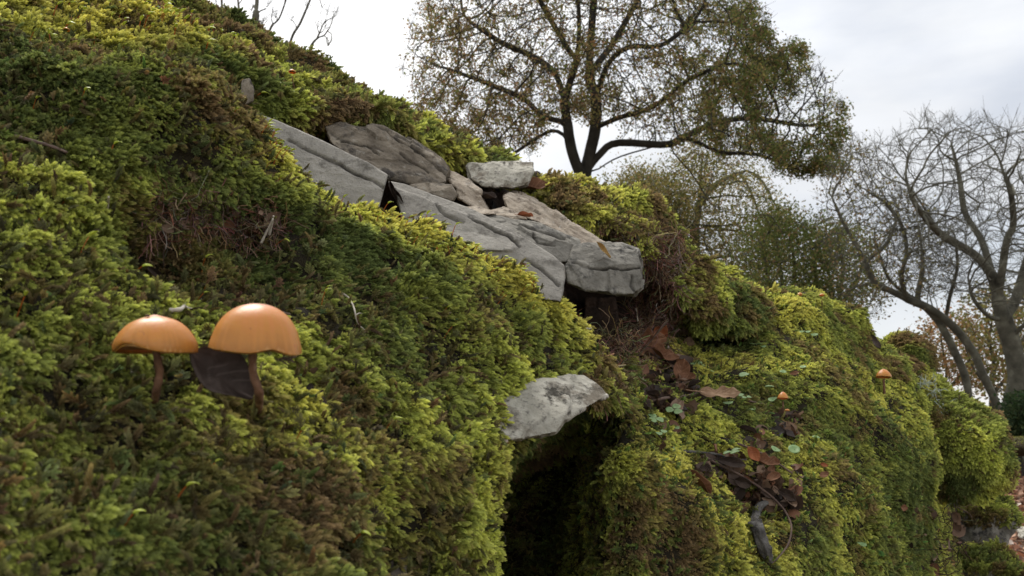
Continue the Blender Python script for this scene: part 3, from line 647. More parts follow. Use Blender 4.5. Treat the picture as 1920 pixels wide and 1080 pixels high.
# ------------------------------------------------------------------ tubes, twigs, roots
def tube_geo(pts, rad, n=6, V=None, F=None, cap=True):
    if V is None: V, F = [], []
    b = len(V); pts = [Vector(p) for p in pts]; m = len(pts)
    ref = None
    for k in range(m):
        t = (pts[min(k + 1, m - 1)] - pts[max(k - 1, 0)])
        if t.length < 1e-9: t = Vector((0, 0, 1))
        t.normalize()
        u = t.orthogonal().normalized() if ref is None else (ref - t * ref.dot(t)).normalized()
        ref = u; v = t.cross(u)
        for j in range(n):
            a = 2 * math.pi * j / n; V.append(pts[k] + (u * math.cos(a) + v * math.sin(a)) * rad[k])
    for k in range(m - 1):
        for j in range(n): F.append((b + k*n + j, b + k*n + (j+1) % n, b + (k+1)*n + (j+1) % n, b + (k+1)*n + j))
    if cap:
        F.append(tuple(b + j for j in range(n))[::-1]); F.append(tuple(b + (m-1)*n + j for j in range(n)))
    return V, F
def smooth_pts(pts, n):
    return [Vector(p) for p in crom(np.array([tuple(p) for p in pts]), n, 0)]
def pixpath(path, lift=.006):
    """path of (px,py[,extra lift]) laid over the moss"""
    out = []
    for q in path:
        p, n, dr = hit(q[0], q[1]); out.append(p - dr * (lift + (q[2] if len(q) > 2 else 0)))
    return out
def twig(path, r0, r1, mat, label, cat='twig', name='twig', n=24, lift=.010, sides=6, group=None, forks=()):
    pts = smooth_pts(pixpath(path, lift), n); V, F = [], []
    w = [r0 + (r1 - r0) * k / (n - 1) for k in range(n)]
    w = [a * random.uniform(.85, 1.15) for a in w]
    tube_geo(pts, w, sides, V, F)
    for f in forks:
        fp = smooth_pts(pixpath(f, lift), 10); tube_geo(fp, [r1 * 1.2 * (1 - .07 * k) for k in range(10)], 5, V, F)
    c = pts[0].copy(); V = [tuple(v - c) for v in V]
    o = link(name, mesh(V, F), M[mat]); o.location = c; tag(o, label, cat, group); return o
twig([(28,256),(60,264),(95,274),(126,286)], .0007, .0004, 'twig', 'short straight brown twig lying on moss at the far left')
twig([(1252,652),(1262,640),(1270,632),(1281,620,.01)], .0011, .0008, 'palestem', 'short white stick beside the big brown leaves')
twig([(1218,752),(1250,746),(1290,742),(1322,732)], .0011, .0009, 'twig', 'reddish twig leading to the tan leaf')
twig([(1318,856),(1350,872),(1390,892),(1430,918),(1458,942),(1476,965),(1484,990),(1478,1020),(1462,1042),(1448,1056)], .0009, .0004, 'twig', 'long dark stem curving down past the grey bark piece', n=50)
twig([(1384,832),(1410,842),(1440,856),(1466,874),(1486,888)], .0008, .0005, 'twig', 'thin reddish twig above the lower leaf litter')
twig([(1280,846),(1310,848),(1345,852),(1362,858)], .0010, .0006, 'wood', 'straight grey twig above the curling tan leaf')
twig([(1405,752),(1425,756),(1448,760)], .0006, .0004, 'twig', 'dark hair-thin twig left of the small orange mushroom')
twig([(642,550),(655,560),(664,578),(668,598),(676,612),(690,623)], .00035, .0002, 'palestem', 'fine pale stem curved like a hook on the near moss', forks=[[(668,590),(674,587),(679,588)]])
twig([(318,582),(338,580),(346,572),(350,565),(362,560),(378,560)], .0006, .00035, 'palestem', 'short crooked white rootlet above the left mushroom', forks=[[(346,572),(352,577),(360,578)]])
twig([(1196,602,.004),(1194,585,.01),(1192,578,.014)], .0005, .0003, 'palestem', 'tiny upright pale stalk in the brown hollow')
twig([(930,1010),(940,1000),(948,1010),(944,1024),(930,1032)], .0006, .0003, 'palestem', 'small pale hook of root on the near edge', lift=.008)
twig([(505,600),(520,585),(545,590)], .0004, .0003, 'twig', 'thin brown rootlet behind the right mushroom')
for k, (x, y, dx, dy) in enumerate([(505,440,8,-35),(490,455,22,-45),(200,395,4,-26)]):
    twig([(x, y), (x + dx * .5, y + dy * .5, .004), (x + dx, y + dy, .008)], .0005, .0003, 'palestem', ['leaning bleached stalk above the right mushroom', 'longest bleached stalk above the right mushroom', 'grey upright stalk in moss at the left'][k])

# grey curled bark piece
def bark_piece():
    path = [(1438,942,.004),(1424,950,.008),(1418,968,.010),(1420,990,.010),(1428,1015,.009),(1438,1040,.006),(1446,1056,.003)]
    pts = smooth_pts(pixpath(path, .006), 40); V, F = [], []
    rad = [float(np.interp(k, [0, 4, 12, 20, 28, 34, 39], [.0012, .0019, .0022, .0034, .0036, .0026, .0006])) * (1 + .10 * math.sin(k * 1.3) * random.random()) for k in range(40)]
    tube_geo(pts, rad, 28, V, F)
    for k_, v_ in enumerate(list(V)):
        j_ = k_ % 28; r_ = k_ // 28
        if r_ < 40: V[k_] = pts[r_] + (v_ - pts[r_]) * (1 + .13 * math.sin(j_ * 1.35 + r_ * .08) + .08 * math.sin(j_ * 2.9))
    pts2 = smooth_pts(pixpath([(1421,985,.009),(1412,984,.011),(1405,980,.012)], .006), 8); tube_geo(pts2, [.0022, .0023, .0022, .002, .0018, .0015, .0012, .0008], 8, V, F)
    c = pts[0].copy(); co = np.array([tuple(v) for v in V]); co = co + (fbm(co, 400, 2, 3) * .00035)[:, None] * np.array([[1, -1, .5]])
    V = [tuple(Vector(v) - c) for v in co]
    o = link('bark_piece', mesh(V, F), M['wood']); o.location = c; tag(o, 'curved grey piece of dead wood hanging on the lower moss', 'dead wood')
bark_piece()

def fibres(name, regions, label, cat='roots', seed=1, cols=((.13,.075,.048),(.20,.12,.075),(.08,.048,.035),(.28,.20,.13))):
    r = random.Random(seed); V, F, Cc = [], [], []
    for (x0, y0, x1, y1, n, ln, w) in regions:
        for k in range(n):
            x = r.uniform(x0, x1); y = r.uniform(y0, y1); p, nn, dr = hit(x, y)
            d = Vector((r.gauss(0, 1), r.gauss(0, .6), r.gauss(-.35, .8))).normalized(); q = p + nn * .002; pts = [q]
            for i in range(6):
                d = (d + Vector((r.gauss(0, .4), r.gauss(0, .4), r.gauss(-.08, .4)))).normalized()
                q = q + d * ln / 6; h = near(q)
                if h[0] is not None:
                    nn2 = h[1] if h[1].dot(dr) < 0 else -h[1]
                    if (q - h[0]).dot(nn2) < .001: q = h[0] + nn2 * r.uniform(.001, .006)
                pts.append(q)
            b = len(V); tube_geo(pts, [w * r.uniform(.6, 1.1)] * 7, 3, V, F, cap=False); c = r.choice(cols); c = tuple(v * r.uniform(.7, 1.3) for v in c)
            Cc += [(*c, 1)] * (len(V) - b)
    me = mesh([tuple(v) for v in V], F); fattr(me, 'vc', Cc); o = link(name, me, M['root']); tag(o, label, cat, kind='stuff'); return o
fibres('root_fibres', [(1195,430,1275,640,1500,.022,.00025),(1090,410,1200,450,260,.016,.00022),(1120,600,1260,660,330,.02,.00022),(1120,640,1200,740,240,.018,.0002)], 'tangled brown root fibres hanging beside and below the block stone', seed=4)
fibres('root_fibres', [(540,215,640,262,240,.014,.0002),(270,375,420,430,330,.014,.00016),(430,380,520,450,160,.012,.00014)], 'brown rootlets under the upper ridge and on the near bank', seed=5)
fibres('dry_grass', [(1130,610,1210,720,160,.022,.00028)], 'straw coloured dry moss stems by the large brown leaves', 'dry stems', 6, cols=((.34,.25,.14),(.42,.33,.19),(.25,.17,.10)))
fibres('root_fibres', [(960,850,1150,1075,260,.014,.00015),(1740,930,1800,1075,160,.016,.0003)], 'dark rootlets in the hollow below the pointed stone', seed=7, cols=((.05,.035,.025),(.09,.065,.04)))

# ------------------------------------------------------------------ mushrooms
def shroom_mats():
    m, nt, b, out = new_mat('orange cap'); L = nt.links.new
    tc = N(nt, 'ShaderNodeTexCoord'); a = N(nt, 'ShaderNodeAttribute', attribute_name='h')
    n = N(nt, 'ShaderNodeTexNoise', i_Scale=140.0, i_Detail=5.0); L(tc.outputs['Object'], n.inputs['Vector'])
    ad = N(nt, 'ShaderNodeMath', operation='MULTIPLY_ADD'); L(n.outputs['Fac'], ad.inputs[0]); ad.inputs[1].default_value = .5; L(a.outputs['Fac'], ad.inputs[2])
    r = ramp_node(nt, [(0.06, (.56, .30, .11)), (0.26, (.37, .155, .03)), (0.6, (.48, .20, .04)), (0.9, (.52, .20, .06)), (1.2, (.50, .20, .10))]); L(ad.outputs[0], r.inputs[0])
    sp = N(nt, 'ShaderNodeTexNoise', i_Scale=420.0, i_Detail=2.0); L(tc.outputs['Object'], sp.inputs['Vector'])
    mr = N(nt, 'ShaderNodeMapRange'); mr.inputs[1].default_value = .70; mr.inputs[2].default_value = .78; L(sp.outputs['Fac'], mr.inputs[0])
    mx = N(nt, 'ShaderNodeMixRGB'); L(mr.outputs[0], mx.inputs[0]); L(r.outputs[0], mx.inputs[1]); mx.inputs[2].default_value = (.30, .12, .05, 1)
    L(mx.outputs[0], b.inputs['Base Color']); b.inputs['Roughness'].default_value = .42; b.inputs['Specular IOR Level'].default_value = .32
    b.inputs['Subsurface Weight'].default_value = .35; b.inputs['Subsurface Radius'].default_value = (1, .4, .12); b.inputs['Subsurface Scale'].default_value = .0022
    bp = N(nt, 'ShaderNodeBump', i_Strength=.15, i_Distance=.0004); n2 = N(nt, 'ShaderNodeTexNoise', i_Scale=900.0, i_Detail=4.0); L(tc.outputs['Object'], n2.inputs['Vector']); L(n2.outputs['Fac'], bp.inputs['Height']); L(bp.outputs[0], b.inputs['Normal'])
    M['cap'] = m
    M['gill'] = leaf_mat('tan gills', col=(.42, .22, .09), transl=.35, rough=.7)
    M['stem'] = noise_mat('fibrous brown stalk', [(0.3, (.075, .038, .02)), (0.55, (.17, .085, .045)), (0.78, (.36, .26, .18))], 260, bump=.8, bscale=700, rough=.7, dist=.0006)
    M['wart'] = noise_mat('dark speck', [(0.3, (.05, .025, .015)), (0.7, (.09, .05, .03))], 800, bump=0.3)
shroom_mats()
def cap_mesh(rad, prof, wave, seed, thick=.0007, nphi=96):
    """prof: (r fraction, height fraction of rad) from apex to rim"""
    pr = crom(np.array(prof, float), 40, 0); ph = np.linspace(0, 2 * math.pi, nphi + 1)[:-1]
    V = []; H = []
    def ring(r, z, t):
        x = r * np.cos(ph) * rad; y = r * np.sin(ph) * rad
        wv = wave(ph) * (t ** 3)
        w2 = 1 + .02 * np.sin(3 * ph + seed) * t + .014 * np.sin(7 * ph + 2 * seed) * t - (.03 * np.exp(-((ph - 4.9 + seed * .35) / .06) ** 2) + .015 * np.maximum(0, np.sin(9 * ph + seed)) ** 10) * t ** 6
        return np.stack([x * w2, y * w2, (z + wv) * rad + 0 * x], 1)
    top = [ring(max(r, 1e-3), z, k / 39) for k, (r, z) in enumerate(pr)]
    inn = []
    for k in range(39, -1, -1):
        r, z = pr[k]; tk = thick / rad * (1 + 2.2 * (1 - k / 39))
        inn.append(ring(max(r - thick / rad * (k / 39), 1e-3), z - tk * (0.25 if k > 36 else 1), k / 39))
    allr = np.array(top + inn); hh = np.concatenate([1 - np.linspace(0, 1, 40), np.linspace(0, .3, 40)])
    F = grid_faces(80, nphi, True)
    me = mesh(allr.reshape(-1, 3), F); st_ = np.random.default_rng(seed).uniform(-.13, .13, nphi); fattr(me, 'h', (hh[:, None] + st_[None, :] * (1 - hh[:, None]) ** .8 * np.concatenate([np.ones(40), np.zeros(40)])[:, None]).ravel()); return me, pr
def mushroom(name, px, py, d, rad, prof, wave, tilt, label, stempts, srad, seed, gills=64, wart=False, groupn=None):
    root_p = Vector(stempts[-1]); root = empty(name, root_p); tag(root, label, 'mushroom', groupn)
    me, pr = cap_mesh(rad, prof, wave, seed, thick=.0007 * rad / .009)
    cp = P(px, py, d)
    cap = link('cap', me, M['cap'], root); cap.location = cp - root_p; cap.rotation_euler = tilt
    # gills hang inside the cap
    V, F = [], []
    for g in range(gills):
        a = 2 * math.pi * g / gills; s = .16 if g % 2 == 0 else .45
        rr = np.linspace(s, .955, 9); b = len(V); wv = float(wave(np.array([a]))[0])
        for r in rr:
            t = np.interp(r, pr[:, 0], np.linspace(0, 1, len(pr))); z = np.interp(r, pr[:, 0], pr[:, 1]) + wv * t ** 3
            zt = z - .05; zb = min(zt - .02, pr[-1, 1] + wv * t ** 3 + .10 + .12 * (1 - r)) if r < .93 else zt - .03
            for zz in (zt, zb): V.append((r * rad * math.cos(a), r * rad * math.sin(a), zz * rad))
        for k in range(8): F.append((b + 2*k, b + 2*k + 1, b + 2*k + 3, b + 2*k + 2))
    gl = link('gills', mesh(V, F, False), M['gill'], cap)
    if wart:
        wm = bmesh.new(); bmesh.ops.create_icosphere(wm, subdivisions=2, radius=.00055); w_ = bpy.data.meshes.new('speck'); wm.to_mesh(w_); wm.free()
        wo = link('speck', w_, M['wart'], cap); wo.location = wart; wo.scale = (1, 1, .5)
    pts = smooth_pts(stempts, 26); V, F = [], []
    rd = [srad * (.92 + .18 * (k / 25) ** 2 + .10 * math.sin(k * 1.7 + seed) * random.random()) for k in range(26)]
    tube_geo([p - root_p for p in pts], rd, 14, V, F)
    co = np.array([tuple(v) for v in V]); co = co + (fbm(co, 500, 2, seed) * srad * .14)[:, None] * np.array([[1, .3, .2]])
    st = link('stalk', mesh(co, F), M['stem'], root)
    return root
dL = .20
radL = 75 / FPX * dL
mushroom('mushroom', 291, 640, dL, radL, [(0, .668), (.07, .66), (.18, .622), (.40, .55), (.62, .44), (.82, .24), (.96, .0), (1.0, -.16), (.985, -.28)],
         lambda p: .10 * np.cos(p - 2.6) - .10 * np.exp(-((((p + math.pi/2 + math.pi) % (2*math.pi)) - math.pi + .55) / .5) ** 2) + .30 * np.exp(-((((p - 4.30 + math.pi) % (2*math.pi)) - math.pi) / .55) ** 2), (R(1), R(-5), 0),
         'left mushroom of the near pair, flatter orange cap with a dark speck', [P(291, 632, dL), P(294, 668, dL), P(299, 700, dL + .001), P(293, 735, dL + .002), hit(286, 765)[0] + hit(286, 765)[2] * .006], .00092, 1,
         wart=(-.0003, -.0031, .0056), groupn='near pair of mushrooms')
radR = 85 / FPX * .203
mushroom('mushroom', 480, 634, .203, radR, [(0, .765), (.10, .76), (.25, .735), (.46, .655), (.68, .49), (.85, .24), (.945, -.02), (.985, -.17), (1.0, -.27)],
         lambda p: .05 * np.cos(p - 2.9) + .02 * np.sin(2 * p) + .13 * np.exp(-((((p - 5.35 + math.pi) % (2*math.pi)) - math.pi) / .33) ** 2), (R(7), R(2), 0),
         'right mushroom of the near pair, taller bell shaped orange cap', [P(474, 625, .203), P(474, 665, .203), P(475, 700, .204), P(486, 740, .205), hit(482, 780)[0] + hit(482, 780)[2] * .006], .0010, 2, groupn='near pair of mushrooms')
def small_shroom(px, py, wpx, label, h=.8, group=None, sl=.02, lift=.021):
    p, n, dr = hit(px, py + 10); cp = p - dr * lift; d = float(depth_of(np.array(cp))); rad = wpx / 2 / FPX * d
    b = cp + Vector((.001, .004, -sl))
    return mushroom('mushroom', px, py, d, rad, [(0, h), (.15, h * .97), (.4, h * .80), (.65, h * .52), (.85, h * .18), (.97, -.12), (1.0, -.2)], lambda q: .03 * np.cos(q * 2), (R(-6), R(4), 0),
        label, [cp + Vector((0, 0, rad * .2)), cp + Vector((.0003, .001, -sl * .4)), b], rad * .16, 5, gills=24, groupn=group)
small_shroom(1657, 704, 29, 'small orange-brown mushroom on the shaded olive moss near the end hump', .85, sl=.03, lift=.025)
small_shroom(1468, 745, 21, 'tiny round orange mushroom in the lime moss right of the tan leaf', 1.0, sl=.01)
small_shroom(1500, 552, 10, 'tiny orange mushroom on the crest of the lower bank, left one', .8, sl=.008)
small_shroom(1541, 553, 10, 'tiny orange mushroom on the crest of the lower bank, right one', .6, sl=.008)
small_shroom(1476, 769, 10, 'tiny orange-red cap in the dark hole below the round mushroom', .5, sl=.006)
small_shroom(125, 55, 12, 'tiny tan cap among yellow moss in the upper left corner', .6, sl=.008)
small_shroom(548, 134, 14, 'tiny tan cap on the upper ridge above the slabs', .6, sl=.008)

# ------------------------------------------------------------------ fallen leaves
def dead_mat(name, c1, c2, c3):
    m, nt, b, out = new_mat(name); L = nt.links.new
    tc = N(nt, 'ShaderNodeTexCoord'); n = N(nt, 'ShaderNodeTexNoise', i_Scale=90.0, i_Detail=7.0, i_Roughness=.65); L(tc.outputs['Object'], n.inputs['Vector'])
    r = ramp_node(nt, [(0.32, c1), (0.52, c2), (0.72, c3)]); L(n.outputs['Fac'], r.inputs[0])
    v = N(nt, 'ShaderNodeAttribute', attribute_name='vein'); mx = N(nt, 'ShaderNodeMixRGB'); L(v.outputs['Fac'], mx.inputs[0]); L(r.outputs[0], mx.inputs[1]); mx.inputs[2].default_value = (*[min(1, q * 1.5 + .02) for q in c3], 1)
    L(mx.outputs[0], b.inputs['Base Color']); b.inputs['Roughness'].default_value = .6; b.inputs['Specular IOR Level'].default_value = .15
    bp = N(nt, 'ShaderNodeBump', i_Strength=.6, i_Distance=.0008); n2 = N(nt, 'ShaderNodeTexNoise', i_Scale=400.0, i_Detail=5.0); L(tc.outputs['Object'], n2.inputs['Vector']); L(n2.outputs['Fac'], bp.inputs['Height']); L(bp.outputs[0], b.inputs['Normal'])
    tr = N(nt, 'ShaderNodeBsdfTranslucent'); L(mx.outputs[0], tr.inputs[0]); ms = N(nt, 'ShaderNodeMixShader'); ms.inputs[0].default_value = .2
    L(b.outputs[0], ms.inputs[1]); L(tr.outputs[0], ms.inputs[2]); L(ms.outputs[0], out.inputs[0]); M[name] = m
dead_mat('leaf_brown', (.10, .045, .025), (.20, .095, .05), (.30, .16, .09))
dead_mat('leaf_tan', (.22, .13, .075), (.36, .23, .14), (.46, .32, .21))
dead_mat('leaf_dark', (.022, .015, .012), (.05, .034, .026), (.10, .07, .052))
dead_mat('leaf_red', (.16, .045, .02), (.28, .09, .035), (.36, .15, .07))
dead_mat('leaf_grey', (.036, .026, .021), (.075, .055, .046), (.13, .10, .085))
dead_mat('leaf_yellow', (.30, .17, .06), (.42, .27, .10), (.5, .36, .16))
def leaf(name, pos, up, axis, length, width, mat, label, lobes=0, curl=.3, cup=.3, seed=0, group=None, stalk=.25, wav=.05, cat='fallen leaf'):
    """leaf blade along `axis` lying with its upper side to `up`"""
    r = random.Random(seed); up = Vector(up).normalized(); ax = Vector(axis); ax = (ax - up * ax.dot(up)).normalized(); sd = up.cross(ax)
    nu, nv = 44, 20; V = []; vein = []
    for i in range(nu):
        u = i / (nu - 1); w = (math.sin(math.pi * u ** .85) ** .75) * (1 - .15 * u)
        if lobes: w *= 1 - .42 * (.5 + .5 * math.cos(u * lobes * 2 * math.pi + .5)) * math.sin(math.pi * min(1, u * 1.1)) ** .5
        w = max(w, .012)
        for j in range(nv):
            v = 2 * j / (nv - 1) - 1
            x = u + (.10 * abs(v) * math.sin(math.pi * u)); y = v * w * width / length * .5
            z = curl * (u - .5) ** 2 * 1.2 + cup * abs(v) ** 1.5 * w * .35 + wav * math.sin(u * 9 + seed + v * 2) * abs(v) + .02 * mnoise.noise(Vector((u * 6, v * 4, seed * 3.7)))
            V.append((ax * (x - .5) + sd * y + up * z) * length)
            vn_ = max(0, 1 - abs(v) * w * 28); sv = (u * 7 - abs(v) * 1.5) % 1.0
            vein.append(min(1, vn_ + (.3 if sv < .06 and abs(v) > .03 else 0)))
    V = [tuple(v) for v in V]; F = grid_faces(nu, nv).tolist()
    # underside, so the leaf has thickness
    t = up * .00022; n0 = len(V); V += [tuple(Vector(v) - t) for v in V]; vein += vein
    F += [tuple(n0 + k for k in reversed(f)) for f in F]
    edge = [j for j in range(nv)] + [i * nv + nv - 1 for i in range(1, nu)] + [(nu - 1) * nv + j for j in range(nv - 2, -1, -1)] + [i * nv for i in range(nu - 2, 0, -1)]
    for a, b in zip(edge, edge[1:] + edge[:1]): F.append((a, n0 + a, n0 + b, b))
    me = mesh(V, F); fattr(me, 'vein', vein); o = link(name, me, M[mat]); o.location = pos; tag(o, label, cat, group)
    if stalk:
        b = -ax * .5 * length + up * (curl * .3) * length
        VV, FF = tube_geo([b + ax * .02 * length, b - ax * stalk * length * .5 + up * .01 * length, b - ax * stalk * length + up * r.uniform(-.03, .08) * length], [.0005 * length / .03, .00045 * length / .03, .0004 * length / .03], 5)
        link('leaf_stalk', mesh([tuple(v) for v in VV], FF), M[mat], o)
    return o
def pleaf(px, py, lpx, wpx, ang, tilt, mat, label, lift=.008, **kw):
    """leaf seen at a pixel: ang is the direction of its axis in the picture, tilt 0 flat on the bank .. 1 facing the camera"""
    p, n, dr = hit(px, py); q = p - dr * (lift + .0045); d = float(depth_of(np.array(q))); k_ = .62 if mat == 'leaf_dark' else .92; lpx *= k_; wpx *= k_
    ri = cR @ Vector((1, 0, 0)); upv = cR @ Vector((0, 1, 0)); ax = ri * math.cos(R(ang)) + upv * math.sin(R(ang))
    up = (n * (1 - tilt) - dr * tilt).normalized(); ax = ax + dr * .25
    return leaf('leaf', q, up, ax, lpx / FPX * d, wpx / FPX * d, mat, label, **kw)
# the dark leaf standing between the two mushrooms
_q = P(414, 709, .209)
leaf('leaf', _q, (P(412, 706, 0.0) - _q).normalized() + Vector((.1, 0, .55)), P(500, 790, .205) - P(335, 668, .207), .0185, .0120, 'leaf_grey', 'dark purple-brown leaf standing in moss between the two mushrooms', curl=.35, cup=.7, seed=3, stalk=.12)
pleaf(1213, 642, 78, 62, 15, .45, 'leaf_brown', 'largest russet leaf lying by the white stick', lobes=3, curl=.5, cup=.5, seed=1, lift=.012)
pleaf(1240, 668, 66, 40, -25, .35, 'leaf_brown', 'folded russet leaf overlapping the largest one from below', lobes=2, curl=.8, cup=.8, seed=2, lift=.012)
pleaf(1226, 632, 70, 44, 60, .5, 'leaf_red', 'reddish leaf standing behind the largest russet leaf', lobes=2, curl=.4, cup=.5, seed=9, lift=.006)
pleaf(1278, 694, 46, 36, 75, .7, 'leaf_brown', 'upright brown leaf left of the clover in lime moss', lobes=0, curl=.5, cup=.6, seed=4, lift=.012)
pleaf(1286, 712, 42, 26, -10, .3, 'leaf_brown', 'brown leaf tucked under the upright one', curl=.6, cup=.7, seed=5)
pleaf(1350, 738, 82, 38, -18, .35, 'leaf_tan', 'light tan leaf lying flat in the lime moss', lobes=3, curl=.25, cup=.2, seed=6, lift=.012, stalk=.35)
pleaf(1353, 628, 20, 13, 70, .6, 'leaf_red', 'little rust leaf at the shaded foot of the hump, left one', seed=7, curl=.5, stalk=0)
pleaf(1368, 632, 24, 15, 20, .5, 'leaf_red', 'little rust leaf at the shaded foot of the hump, middle one', seed=8, curl=.5, stalk=0)
pleaf(1385, 635, 26, 14, -5, .5, 'leaf_red', 'little rust leaf at the shaded foot of the hump, right one', seed=10, curl=.6, stalk=0)
pleaf(1640, 641, 34, 16, -65, .6, 'leaf_grey', 'dark grey-purple leaf below the small skyline hump', seed=11, lift=.010)
pleaf(1306, 908, 70, 18, -62, .5, 'leaf_brown', 'long curled rust brown leaf edge-on above the lime moss', seed=12, curl=.3, cup=1.2, lift=.010)
pleaf(1322, 880, 50, 30, 5, .4, 'leaf_dark', 'blackish leaf at the left of the lower litter', seed=13, cup=.7, lift=.007)
pleaf(1370, 868, 60, 22, -12, .3, 'leaf_grey', 'grey-brown leaf in the middle of the lower litter', seed=14, cup=.8, lift=.007)
pleaf(1412, 852, 36, 26, -70, .6, 'leaf_red', 'upright red-brown leaf in the lower litter', seed=15, cup=.5, lift=.010)
pleaf(1438, 868, 52, 34, -10, .35, 'leaf_brown', 'crumpled brown leaf right of the red-brown one in the lower litter', lobes=2, seed=16, cup=.9, lift=.007)
pleaf(1392, 905, 54, 34, -20, .3, 'leaf_dark', 'dark wet leaf below the long curving stem', seed=17, cup=.7, lift=.006)
pleaf(1450, 895, 32, 20, 20, .4, 'leaf_brown', 'small orange-brown leaf at the right of the lower litter', seed=18, cup=.6, lift=.008)
pleaf(1475, 930, 58, 34, -45, .3, 'leaf_dark', 'dark crumpled leaf lowest in the litter by the moss', seed=19, cup=.9, lift=.006)
pleaf(1440, 925, 42, 30, -40, .3, 'leaf_dark', 'dark leaf between the stem and the lowest crumpled leaf', seed=20, cup=.9, lift=.005)
pleaf(1365, 925, 26, 16, 10, .3, 'leaf_brown', 'small tan-brown scrap in moss left of the dark wet leaf', seed=21, cup=.9)
pleaf(1478, 790, 44, 26, -70, .4, 'leaf_dark', 'dark rotten leaf in the hole under the round orange mushroom', seed=22, cup=1.1, lift=.006)
pleaf(1455, 782, 30, 20, -30, .4, 'leaf_dark', 'dark scrap of leaf left of the rotten leaf in the hole', seed=23, cup=1.0, lift=.005)
pleaf(1402, 808, 54, 18, -35, .3, 'leaf_dark', 'narrow dark leaf between clovers in lime moss', seed=24, cup=.9, lift=.006)
pleaf(1256, 730, 46, 22, 25, .3, 'leaf_dark', 'dark curled leaf under the reddish twig, upper one', seed=25, cup=1.2, lift=.008)
pleaf(1225, 742, 50, 22, -20, .3, 'leaf_dark', 'dark curled leaf under the reddish twig, left one', seed=26, cup=1.2, lift=.008)
pleaf(1205, 764, 46, 20, -35, .3, 'leaf_grey', 'grey-brown curled leaf at the left foot of the leaf pile', seed=27, cup=1.1, lift=.008)
pleaf(1302, 722, 44, 16, 20, .4, 'leaf_dark', 'blackish curled leaf just left of the light tan leaf', seed=28, cup=1.2, lift=.008)
pleaf(1545, 872, 16, 10, -30, .4, 'leaf_red', 'tiny rust scrap in lime moss', seed=29, stalk=0)
pleaf(1545, 890, 22, 14, 20, .4, 'leaf_brown', 'tiny brown scrap below the rust scrap', seed=30, stalk=0)
pleaf(1695, 952, 14, 16, 80, .5, 'leaf_brown', 'small dull brown scrap on the olive moss at right', seed=31, stalk=0)
pleaf(1784, 1055, 16, 12, 10, .7, 'leaf_yellow', 'small yellow leaf at the dark foot of the bank', seed=32, lift=.02)
pleaf(292, 512, 62, 22, -35, .5, 'leaf_dark', 'dark withered leaf half sunk in the moss above the left mushroom', seed=33, cup=.6, lift=.004)
pleaf(1490, 700, 20, 10, 0, .5, 'leaf_brown', 'small brown scrap right of the round clover leaf', seed=34, stalk=0)
def dleaf(px, py, d, lpx, wpx, ang, mat, label, up=(0, -.5, .8), **kw):
    ri = cR @ Vector((1, 0, 0)); upv = cR @ Vector((0, 1, 0)); ax = ri * math.cos(R(ang)) + upv * math.sin(R(ang))
    return leaf('leaf', P(px, py, d), up, ax, lpx / FPX * d, wpx / FPX * d, mat, label, **kw)
dleaf(1005, 352, .655, 56, 34, 12, 'leaf_brown', 'russet leaf between the white stone and the golden hump', seed=40, cup=.6, up=(0, -.7, .6))
dleaf(1131, 470, .528, 42, 9, -58, 'leaf_yellow', 'narrow yellow-brown leaf draped over the corner of the block', seed=41, cup=.5, up=(.1, -.9, .3), stalk=0)
dleaf(985, 406, .57, 30, 14, -30, 'leaf_red', 'reddish leaf wedged between the chips and the tan stone', seed=42, cup=.8)
dleaf(912, 372, .60, 40, 24, -20, 'leaf_dark', 'dark leaf in the gap left of the tan stone', seed=43, cup=.8)
dleaf(738, 362, .455, 46, 10, -70, 'leaf_dark', 'dark curled strip of leaf in the joint between the slabs, left one', seed=44, cup=1.2, up=(0, -1, .2), stalk=0)
dleaf(748, 372, .452, 40, 8, -60, 'leaf_dark', 'dark curled strip of leaf in the joint between the slabs, right one', seed=45, cup=1.2, up=(0, -1, .2), stalk=0)

